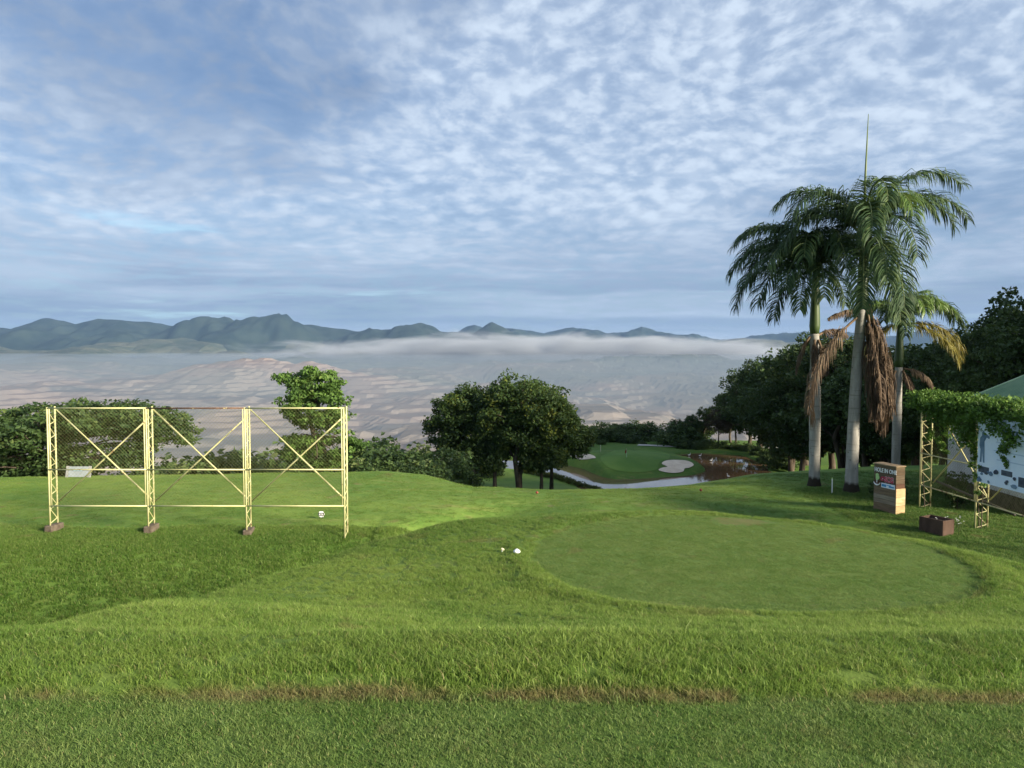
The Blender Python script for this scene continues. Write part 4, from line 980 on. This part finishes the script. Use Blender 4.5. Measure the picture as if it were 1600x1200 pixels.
for k, (fx, fy) in enumerate(((14.25, 24.9), (14.5, 24.7), (14.05, 25.1), (14.7, 25.0), (14.4, 25.3))):
    fr_ = np.random.default_rng(90 + k); root = empty('flowering_weed', (fx, fy, h1(fx, fy))); C = []
    for i in range(5): C.append((fr_.normal() * 0.08, fr_.normal() * 0.08, 0.28 + fr_.uniform(0, 0.22)))
    mb = MB()
    for c in C: mb.tube([(0, 0, -0.05), (c[0] * 0.5, c[1] * 0.5, c[2] * 0.6), c], 0.004, 4, cap=False)
    mb.build('stem', M['leaf_vine'] if False else M['rachis'], root)
    for c in C:
        pm_ = MB()
        for a in range(5):
            an = a * 1.257; d = Vector((math.cos(an), math.sin(an), 0.3)) * 0.034; e = Vector((-math.sin(an), math.cos(an), 0)) * 0.014
            cv = Vector(c); pm_.face([cv, cv + d * 0.6 + e, cv + d, cv + d * 0.6 - e])
        pm_.build('flower', M['petal'], root)
    tag(root, 'weed with small white flowers behind the rusty trough', 'flower', 'white flowers behind the rusty trough')

# ------------------------------------------------------------------ HOLE IN ONE sign
A_ = at_z(1396.8, 803.5, h1(13.85, 27.7)); B_ = at_z(1364.3, 795, h1(13.6, 28.7))
sl = Vector((A_[0] - B_[0], A_[1] - B_[1], 0)); srz = math.atan2(sl.y, sl.x)
SW, SD, SH = 1.03, 0.42, 1.74
sign = empty('hole_in_one_sign', (float(B_[0]), float(B_[1]), h1(13.7, 28.2) - 0.03), srz)
woods = [(0.30, 0.20, 0.12), (0.26, 0.18, 0.105), (0.37, 0.29, 0.20), (0.40, 0.33, 0.24), (0.27, 0.19, 0.12), (0.30, 0.215, 0.135), (0.15, 0.075, 0.045), (0.17, 0.12, 0.075), (0.19, 0.14, 0.09), (0.16, 0.11, 0.065), (0.20, 0.145, 0.085)]
hts = [0.16] * 10; hts.append(SH - 1.6)
z0 = 0.0
for i, hh in enumerate(hts):
    c = tuple(q * 0.78 for q in woods[i]); wm = noisy('plank_wood_%d' % i, c, tuple(q * 0.68 for q in c), 2.5, 0.75, 0.2, stretch=(0.6, 0.6, 9), bump=0.25)
    dx = 0.006 * ((i * 7) % 3)
    MB().box((SW / 2, SD / 2 - 0.0, z0 + hh / 2), (SW - dx, SD - dx, hh - 0.008)).build('plank', wm, sign, bevel=0.006)
    z0 += hh
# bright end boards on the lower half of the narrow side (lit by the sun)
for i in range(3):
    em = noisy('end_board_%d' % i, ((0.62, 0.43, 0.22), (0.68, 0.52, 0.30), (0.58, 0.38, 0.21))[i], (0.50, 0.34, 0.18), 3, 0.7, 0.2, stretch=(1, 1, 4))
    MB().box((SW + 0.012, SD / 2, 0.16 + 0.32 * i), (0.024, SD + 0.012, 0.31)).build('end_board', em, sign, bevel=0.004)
MB().box((SW / 2, SD / 2, SH + 0.018), (SW + 0.05, SD + 0.05, 0.036)).build('cap_board', noisy('cap_wood', (0.36, 0.27, 0.17), (0.28, 0.2, 0.12), 3, 0.75, 0.2), sign, bevel=0.006)
M['white_letter'] = mat('white_letter', (0.80, 0.80, 0.78), 0.5)[0]; M['red_letter'] = mat('red_letter', (0.50, 0.045, 0.09), 0.5)[0]
M['emb_green'] = mat('emblem_green', (0.42, 0.62, 0.25), 0.5)[0]; M['panel_white'] = mat('panel_white', (0.72, 0.78, 0.84), 0.5)[0]; M['panel_blue'] = mat('panel_blue', (0.06, 0.26, 0.50), 0.5)[0]
def text_part(name, body, size, x, z, m, y=-0.012, off=0.0, parent=None, sx=1.0):
    cu = bpy.data.curves.new(name, 'FONT'); cu.body = body; cu.size = size; cu.extrude = 0.005; cu.offset = off; cu.resolution_u = 3
    tmp = bpy.data.objects.new(name, cu); COL.objects.link(tmp)
    dg = bpy.context.evaluated_depsgraph_get(); me = bpy.data.meshes.new_from_object(tmp.evaluated_get(dg)); bpy.data.objects.remove(tmp)
    me.materials.clear(); me.materials.append(m)
    o = bpy.data.objects.new(name, me); COL.objects.link(o); o.parent = parent; o.location = (x, y, z); o.rotation_euler = (R(90), 0, 0); o.scale = (sx, 1, 1)
    return o
text_part('lettering', 'HOLE IN ONE', 0.215, 0.04, 1.47, M['white_letter'], off=0.006, parent=sign, sx=0.76)
text_part('lettering', 'SCG', 0.27, 0.52, 1.14, M['red_letter'], y=-0.016, off=0.006, parent=sign, sx=0.78)
text_part('letter_outline', 'SCG', 0.27, 0.52, 1.14, mat('outline_pink', (0.62, 0.42, 0.42), 0.5)[0], y=-0.007, off=0.022, parent=sign, sx=0.78)
mb = MB(); mb.tube([(0.43 + 0.062 * math.cos(a), -0.016, 1.235 + 0.062 * math.sin(a)) for a in np.linspace(0, 2 * math.pi, 21)], 0.022, 6, cap=False); mb.build('logo_ring', M['red_letter'], sign)
MB().tube([(0.43, -0.012, 1.235), (0.43, -0.022, 1.235)], 0.018, 10).build('logo_dot', M['white_letter'], sign)
mb = MB()
for cx_, cz_, rr in ((0.17, 1.33, 0.075), (0.19, 1.25, 0.085), (0.16, 1.19, 0.05)): mb.tube([(cx_, -0.004, cz_), (cx_, -0.012 - rr * 0.06, cz_)], rr, 16)
mb.build('emblem', M['emb_green'], sign)
MB().tube([(0.17, -0.014, 1.16), (0.155, -0.014, 1.06)], 0.018, 6).build('emblem_stem', M['white_letter'], sign)
MB().tube([(0.165 + 0.15 * math.cos(a), -0.014, 1.09 + 0.12 * math.sin(a)) for a in np.linspace(math.pi * 1.03, math.pi * 1.97, 13)], [0.008 + 0.022 * math.sin(math.pi * i / 12) for i in range(13)], 6).build('emblem_swoosh', M['white_letter'], sign)
MB().box((0.68, -0.008, 1.00), (0.62, 0.014, 0.17)).build('sponsor_plate', M['panel_white'], sign)
for xx, zz, w_, h_ in ((0.50, 1.0, 0.20, 0.09), (0.84, 0.985, 0.24, 0.05), (0.72, 1.03, 0.20, 0.025)): MB().box((xx, -0.018, zz), (w_, 0.006, h_)).build('plate_print', M['panel_blue'], sign)
tag(sign, 'wooden block sign reading HOLE IN ONE beside the palms', 'sign')

# rusty trough behind the mound
tx, ty = at_z(1463, 829, -4.35)[:2]
tr = empty('rusty_trough', (tx, ty, h1(tx, ty)), R(-62))
M['trough'] = noisy('rusted_steel', (0.058, 0.036, 0.026), (0.09, 0.055, 0.04), 3, 0.85, 0.2, stretch=(1, 1, 0.3), bump=0.4)
TW, TD, TH = 0.82, 0.55, 0.50
for c, s in (((0, -TD / 2, TH / 2), (TW, 0.04, TH)), ((0, TD / 2, TH / 2), (TW, 0.04, TH)), ((-TW / 2 + 0.02, 0, TH / 2 - 0.003), (0.04, TD - 0.045, TH - 0.006)), ((TW / 2 - 0.02, 0, TH / 2 - 0.003), (0.04, TD - 0.045, TH - 0.006))):
    MB().box(c, s).build('side', M['trough'], tr, bevel=0.006)
MB().box((0, 0, 0.2), (TW - 0.09, TD - 0.05, 0.4)).build('soil', M['concrete'], tr)
tag(tr, 'open rusty box trough at the foot of the mound', 'trough')

# ------------------------------------------------------------------ small things
# yardage marker on the lawn
p = hit(502, 811); mk = empty('yardage_marker', tuple(p))
M['black'] = mat('black_plastic', (0.015, 0.015, 0.017), 0.5)[0]; M['whitep'] = mat('white_plastic', (0.8, 0.8, 0.78), 0.4)[0]
for xx in (-0.05, 0.05): MB().tube([(xx, 0, -0.05), (xx, 0, 0.1)], 0.009, 6).build('leg', M['black'], mk)
MB().tube([(0, -0.0, 0.17), (0, 0.012, 0.17)], 0.12, 6).build('back_plate', M['whitep'], mk, bevel=0.003)
MB().box((0, -0.008, 0.175), (0.20, 0.012, 0.10)).build('number_plate', M['black'], mk)
for i, xx in enumerate((-0.055, 0.0, 0.055)): MB().box((xx, -0.017, 0.176 + 0.006 * (i % 2)), (0.03, 0.005, 0.045)).build('digit', M['whitep'], mk)
tag(mk, 'small black and white yardage marker on the lawn under the yellow frame', 'marker')
# board leaning at the back of the left lawn
p = at_y(122, 752, 36.2); lb = empty('leaning_board', (p[0], 36.2, h1(p[0], 36.2) - 0.02))
Rm = Matrix.Rotation(R(-14), 3, 'X')
MB().box((0, 0.05, 0.29), (0.92, 0.02, 0.5), Rm).build('sheet', noisy('weathered_board', (0.27, 0.30, 0.32), (0.21, 0.235, 0.25), 3), lb)
MB().box((-0.02, 0.035, 0.36), (0.40, 0.01, 0.05), Rm).build('print', noisy('faint_print', (0.35, 0.5, 0.6), (0.42, 0.56, 0.66), 4, 0.7, 0.2), lb)
for sx in (-0.53, 0.53): MB().box((sx, 0.06, 0.27), (0.12, 0.05, 0.58), Rm).build('side_post', noisy('grey_post', (0.3, 0.3, 0.29), (0.22, 0.22, 0.21), 4, 0.8, 0.2), lb)
tag(lb, 'low white notice board at the back of the lawn under the rain tree', 'board')
# tee markers
M['redm'] = noisy('red_marker', (0.20, 0.045, 0.03), (0.27, 0.08, 0.045), 8, 0.6, 0.3)
def red_marker(px, py, lab):
    p = hit(px, py); root = empty('tee_marker', tuple(p)); root.scale = (0.72, 0.72, 0.72)
    MB().tube([(0, 0, -0.06), (0, 0, 0.10)], 0.012, 6).build('peg', M['redm'], root)
    MB().tube([(0, 0, 0.06 + 0.16 * q) for q in np.linspace(0, 1, 7)], [0.02 + 0.075 * math.sin(math.pi * min(1, q + 0.06)) for q in np.linspace(0, 1, 7)], 10).build('head', M['redm'], root, smooth=True)
    tag(root, lab, 'marker', 'red tee markers on the far tee')
red_marker(839, 773, 'red tee marker on the far tee in line with the dark tree clump'); red_marker(1095, 769, 'red tee marker on the far tee in line with the pond')
p = at_z(807.5, 887, -1.78); p[2] = h1(p[0], p[1])
root = empty('tee_marker', tuple(p))
MB().tube([(0, 0, 0.0 + 0.075 * q) for q in np.linspace(0, 1, 7)], [0.01 + 0.045 * math.sin(math.pi * min(0.97, q * 0.9 + 0.1)) for q in np.linspace(0, 1, 7)], 14).build('dome', M['whitep'], root, smooth=True)
MB().tube([(0, 0, -0.06), (0, 0, 0.01)], 0.008, 6).build('spike', M['whitep'], root)
tag(root, 'round white tee marker in the rough beside the oval tee', 'marker')
p = at_z(783.5, 883, -1.8); p[2] = h1(p[0], p[1]); root = empty('broken_tee_marker', tuple(p))
MB().tube([(0, 0, -0.04), (0.015, 0, 0.035)], 0.012, 6).build('spike', M['whitep'], root)
MB().box((0.02, 0, 0.05), (0.05, 0.04, 0.022), Matrix.Rotation(0.5, 3, 'Y')).build('cap', noisy('aged_plastic', (0.62, 0.55, 0.36), (0.7, 0.64, 0.45), 9), root, bevel=0.006)
tag(root, 'small cream broken marker in the rough next to the white tee marker', 'marker')
p = at_z(1333.5, 806, -1.6); root = empty('golf_tee', (p[0], p[1], h1(p[0], p[1])))
MB().tube([(0, 0, -0.02), (0, 0, 0.045), (0, 0, 0.055), (0, 0, 0.062)], [0.004, 0.004, 0.009, 0.011], 8).build('peg', M['whitep'], root)
tag(root, 'tiny white golf tee stuck in the far rim of the oval tee', 'golf tee')
# white stakes by the palms
for px, py, Y, lab in ((1300, 772, 31.6, 'thin white stake between the two tall palms'), (1320.5, 768, 32.5, 'thin white stake touching the tallest palm')):
    x = at_y(px, py, Y)[0]; root = empty('boundary_stake', (x, Y, h1(x, Y)))
    MB().box((0, 0, 0.28), (0.035, 0.035, 0.66)).build('post', M['whitep'], root, bevel=0.004)
    MB().box((0, 0, 0.635), (0.04, 0.04, 0.05)).build('tip', M['emb_green'], root)
    tag(root, lab, 'stake', 'white stakes by the palms')
# flag on the green
p = hit(979, 715); root = empty('flagstick', tuple(p))
MB().tube([(0, 0, -0.1), (0, 0, 1.35)], 0.014, 6).build('pole', M['whitep'], root)
mb = MB(); Vs = []
for i in range(7): Vs += [(-0.30 * i / 6 * 0.8 - 0.01, 0.03 * math.sin(i), 1.33 - 0.05 * i), (-0.30 * i / 6 * 0.8 - 0.01, 0.03 * math.sin(i + 0.6), 0.72 - 0.015 * i)]
mesh_np('flag', np.array(Vs), [(2 * i, 2 * i + 1, 2 * i + 3, 2 * i + 2) for i in range(6)], M['redm'], root)
tag(root, 'short flagstick with a limp red flag on the putting green', 'flag')
p = hit(938.5, 706); root = empty('marker_post', tuple(p))
MB().tube([(0, 0, -0.1), (0, 0, 1.0)], 0.05, 8).build('post', noisy('cream_paint', (0.62, 0.6, 0.42), (0.5, 0.48, 0.33), 4), root)
MB().tube([(0, 0, 1.0), (0, 0, 1.06)], [0.06, 0.03], 8).build('cap', M['whitep'], root)
tag(root, 'short cream post at the back edge of the putting green', 'post')
# white water birds resting on the brown arm of the pond
def bird(px, py, lab, s=1.0, rz=0.0):
    p = at_z(px, py, WATER_Z); root = empty('water_bird', (p[0], p[1], WATER_Z), rz)
    b = MB().tube([(-0.34 * s, 0, 0.30 * s), (-0.2 * s, 0, 0.24 * s), (0.0, 0, 0.22 * s), (0.16 * s, 0, 0.30 * s), (0.24 * s, 0, 0.5 * s), (0.22 * s, 0, 0.68 * s), (0.28 * s, 0, 0.74 * s), (0.36 * s, 0, 0.73 * s)], [0.02 * s, 0.10 * s, 0.15 * s, 0.11 * s, 0.05 * s, 0.035 * s, 0.05 * s, 0.015 * s], 10)
    b.build('body', M['whitep'], root, smooth=True)
    for q in (-0.04, 0.04): MB().tube([(0, q * s, 0.14 * s), (0, q * s, -0.3)], 0.012 * s, 5).build('leg', M['black'], root)
    tag(root, lab, 'bird', 'white birds on the pond')
for k, (px, py) in enumerate(((1094, 713.5), (1077, 712.5), (1111, 721), (1138, 746))):
    bird(px, py, 'small white bird wading in the brown arm of the pond', 0.75, random.uniform(0, 6.28))

# ------------------------------------------------------------------ grass blades (uncountable: instanced tufts)
def tuft(seed, n, rad, hgt, wd_, lean):
    r = np.random.default_rng(seed); V = []; Fq = []; T = []
    for i in range(n):
        a = r.uniform(0, 6.283); q = rad * math.sqrt(r.uniform()); x, y = q * math.cos(a), q * math.sin(a)
        h_ = hgt * r.uniform(0.5, 1.25); d = r.uniform(0, 6.283); ln = lean * r.uniform(0.2, 1.3) * h_
        dx, dy = math.cos(d), math.sin(d); sx, sy = -dy, dx
        fa = r.uniform(0, 6.283); sx, sy = math.cos(fa), math.sin(fa)
        w0 = wd_ * r.uniform(0.7, 1.3) / 2; b = len(V)
        for s, ww in ((-0.1, 1.0), (0.5, 0.85), (1.0, 0.08)):
            cx_, cy_, cz_ = x + dx * ln * s * abs(s), y + dy * ln * s * abs(s), h_ * s * (1 - 0.15 * s)
            V += [(cx_ - sx * w0 * ww, cy_ - sy * w0 * ww, cz_), (cx_ + sx * w0 * ww, cy_ + sy * w0 * ww, cz_)]
        Fq += [(b, b + 1, b + 3, b + 2), (b + 2, b + 3, b + 5, b + 4)]; T += [r.uniform()] * 6
    o = mesh_np('grass_tuft', V, Fq, M['blade'], attr={'tint': T}); COL.objects.unlink(o); return o

def scatter(name, lab, tufts, P, scl):
    """one stuff object: points carrying a scale and a turn, tufts instanced on them"""
    col = bpy.data.collections.new(name + '_tufts')
    for t in tufts: col.objects.link(t)
    me = bpy.data.meshes.new(name); me.vertices.add(len(P)); me.vertices.foreach_set('co', P.astype(np.float32).ravel())
    a = me.attributes.new('scl', 'FLOAT', 'POINT'); a.data.foreach_set('value', scl.astype(np.float32))
    a = me.attributes.new('turn', 'FLOAT_VECTOR', 'POINT'); tv = np.zeros((len(P), 3), np.float32); tv[:, 2] = rng.uniform(0, 6.283, len(P)); tv[:, :2] = rng.normal(0, 0.06, (len(P), 2)); a.data.foreach_set('vector', tv.ravel())
    me.materials.append(M['blade'])
    o = bpy.data.objects.new(name, me); COL.objects.link(o)
    ng = bpy.data.node_groups.new(name + '_nodes', 'GeometryNodeTree')
    ng.interface.new_socket('Geometry', in_out='INPUT', socket_type='NodeSocketGeometry'); ng.interface.new_socket('Geometry', in_out='OUTPUT', socket_type='NodeSocketGeometry')
    gi = ng.nodes.new('NodeGroupInput'); go = ng.nodes.new('NodeGroupOutput')
    ci = ng.nodes.new('GeometryNodeCollectionInfo'); ci.inputs['Collection'].default_value = col; ci.inputs['Separate Children'].default_value = True; ci.inputs['Reset Children'].default_value = True
    ip = ng.nodes.new('GeometryNodeInstanceOnPoints'); ip.inputs['Pick Instance'].default_value = True
    a1 = ng.nodes.new('GeometryNodeInputNamedAttribute'); a1.data_type = 'FLOAT'; a1.inputs['Name'].default_value = 'scl'
    a2 = ng.nodes.new('GeometryNodeInputNamedAttribute'); a2.data_type = 'FLOAT_VECTOR'; a2.inputs['Name'].default_value = 'turn'
    rv = ng.nodes.new('FunctionNodeRandomValue'); rv.data_type = 'INT'; rv.inputs[4].default_value = 0; rv.inputs[5].default_value = len(tufts) - 1
    L = ng.links
    L.new(gi.outputs[0], ip.inputs['Points']); L.new(ci.outputs[0], ip.inputs['Instance']); L.new(a1.outputs[0], ip.inputs['Scale']); L.new(a2.outputs[0], ip.inputs['Rotation'])
    L.new(rv.outputs[2], ip.inputs['Instance Index']); L.new(ip.outputs[0], go.inputs[0])
    md = o.modifiers.new('tufts', 'NODES'); md.node_group = ng
    tag(o, lab, 'grass', kind='stuff'); return o

def pts_in(x0, x1, y0, y1, dens, keep):
    n = int((x1 - x0) * (y1 - y0) * dens); X = rng.uniform(x0, x1, n); Y = rng.uniform(y0, y1, n)
    k = keep(X, Y); X, Y = X[k], Y[k]
    return np.column_stack([X, Y, H(X, Y) - 0.004])
def wedge(X, Y, m=1.2): return np.abs(X) < Y * 0.70 + m
def te_(X, Y): return np.sqrt(((X - TEE[0]) / TEE[2]) ** 2 + ((Y - TEE[1]) / TEE[3]) ** 2) + 0.02 * fbm(X * 1.3, Y * 1.3, 3)
def worn(X, Y): return (np.abs(Y - EDGE_Y + 0.06 * fbm(X * 1.5, Y * 0.3, 3)) < 0.05) & (vnoise(X * 1.3 + 4, Y * 0) > -0.1)
short = [tuft(100 + i, 80, 0.075, 0.020, 0.0032, 0.9) for i in range(6)]
rough_t = [tuft(120 + i, 70, 0.080, 0.050, 0.0042, 0.8) for i in range(6)]
tall_t = [tuft(140 + i, 9, 0.05, 0.15, 0.0045, 0.9) for i in range(4)]
coarse = [tuft(160 + i, 46, 0.15, 0.09, 0.010, 0.9) for i in range(5)]
P1 = pts_in(-4.5, 4.5, 1.8, EDGE_Y + 0.05, 560, lambda X, Y: wedge(X, Y) & ~(worn(X, Y) & (rng.uniform(size=X.shape) < 0.75)))
P2 = pts_in(0, 7.2, 8.4, 15, 330, lambda X, Y: (te_(X, Y) < 0.99) & (((X - 4.25) / 0.55) ** 2 + ((Y - 14.15) / 0.40) ** 2 + 0.7 * fbm(X * 5, Y * 5, 3) > 1.0))
scatter('mown_grass', 'short mown turf of the tees', short, np.concatenate([P1, P2]), np.concatenate([rng.uniform(0.7, 1.2, len(P1)), rng.uniform(0.7, 1.0, len(P2))]))
inm = lambda X, Y: (poly_sdf(X, Y, MOUND) > -2.0) & wedge(X, Y) & (te_(X, Y) > 0.995) & ~(worn(X, Y) & (rng.uniform(size=X.shape) < 0.85))
P3 = pts_in(-5.5, 5.5, EDGE_Y - 0.02, 5.6, 420, inm); P4 = pts_in(-8, 9, 5.6, 9.5, 280, inm); P5 = pts_in(-8, 12, 9.5, 17.5, 190, inm)
pp = lambda P: 0.75 + 0.35 * (fbm(P[:, 0] * 0.7, P[:, 1] * 0.7, 3)) * 0.6
scatter('rough_grass', 'longer rough grass round the oval tee', rough_t, np.concatenate([P3, P4, P5]), np.concatenate([pp(P3) * rng.uniform(0.7, 1.2, len(P3)), pp(P4) * rng.uniform(0.8, 1.3, len(P4)), pp(P5) * rng.uniform(0.9, 1.4, len(P5))]))
P6 = pts_in(-5.5, 6, 4.0, 6.5, 9, inm); P7 = pts_in(-5, 8, 6.5, 9.0, 6, inm)
scatter('tall_grass', 'taller grass stems on the lip of the terrace', tall_t, np.concatenate([P6, P7]), rng.uniform(0.4, 0.95, len(P6) + len(P7)))
bk = lambda X, Y: wedge(X, Y, 2) & (H(X, Y) < -4.42) & (poly_sdf(X, Y, MOUND) < -1.0)
P8 = pts_in(-20, -3, 16, 26, 150, bk)
rt = lambda X, Y: wedge(X, Y, 2) & (poly_sdf(X, Y, MOUND) < -2.0)
P9 = pts_in(12, 22, 17, 33, 55, rt)
scatter('bank_grass', 'coarse grass on the ditch bank and by the hut', coarse, np.concatenate([P8, P9]), np.concatenate([rng.uniform(0.5, 1.15, len(P8)), rng.uniform(0.4, 1.1, len(P9))]))

lawn_t = [tuft(180 + i, 60, 0.20, 0.030, 0.009, 1.0) for i in range(5)]
lw = lambda X, Y: wedge(X, Y, 1.5) & (poly_sdf(X, Y, MOUND) < -2.5) & (H(X, Y) > -4.75)
P10 = pts_in(-24, 24, 18, 38, 26, lw)
scatter('lawn_grass', 'short lawn grass on the flat around the far tee', lawn_t, P10, rng.uniform(0.6, 1.15, len(P10)))
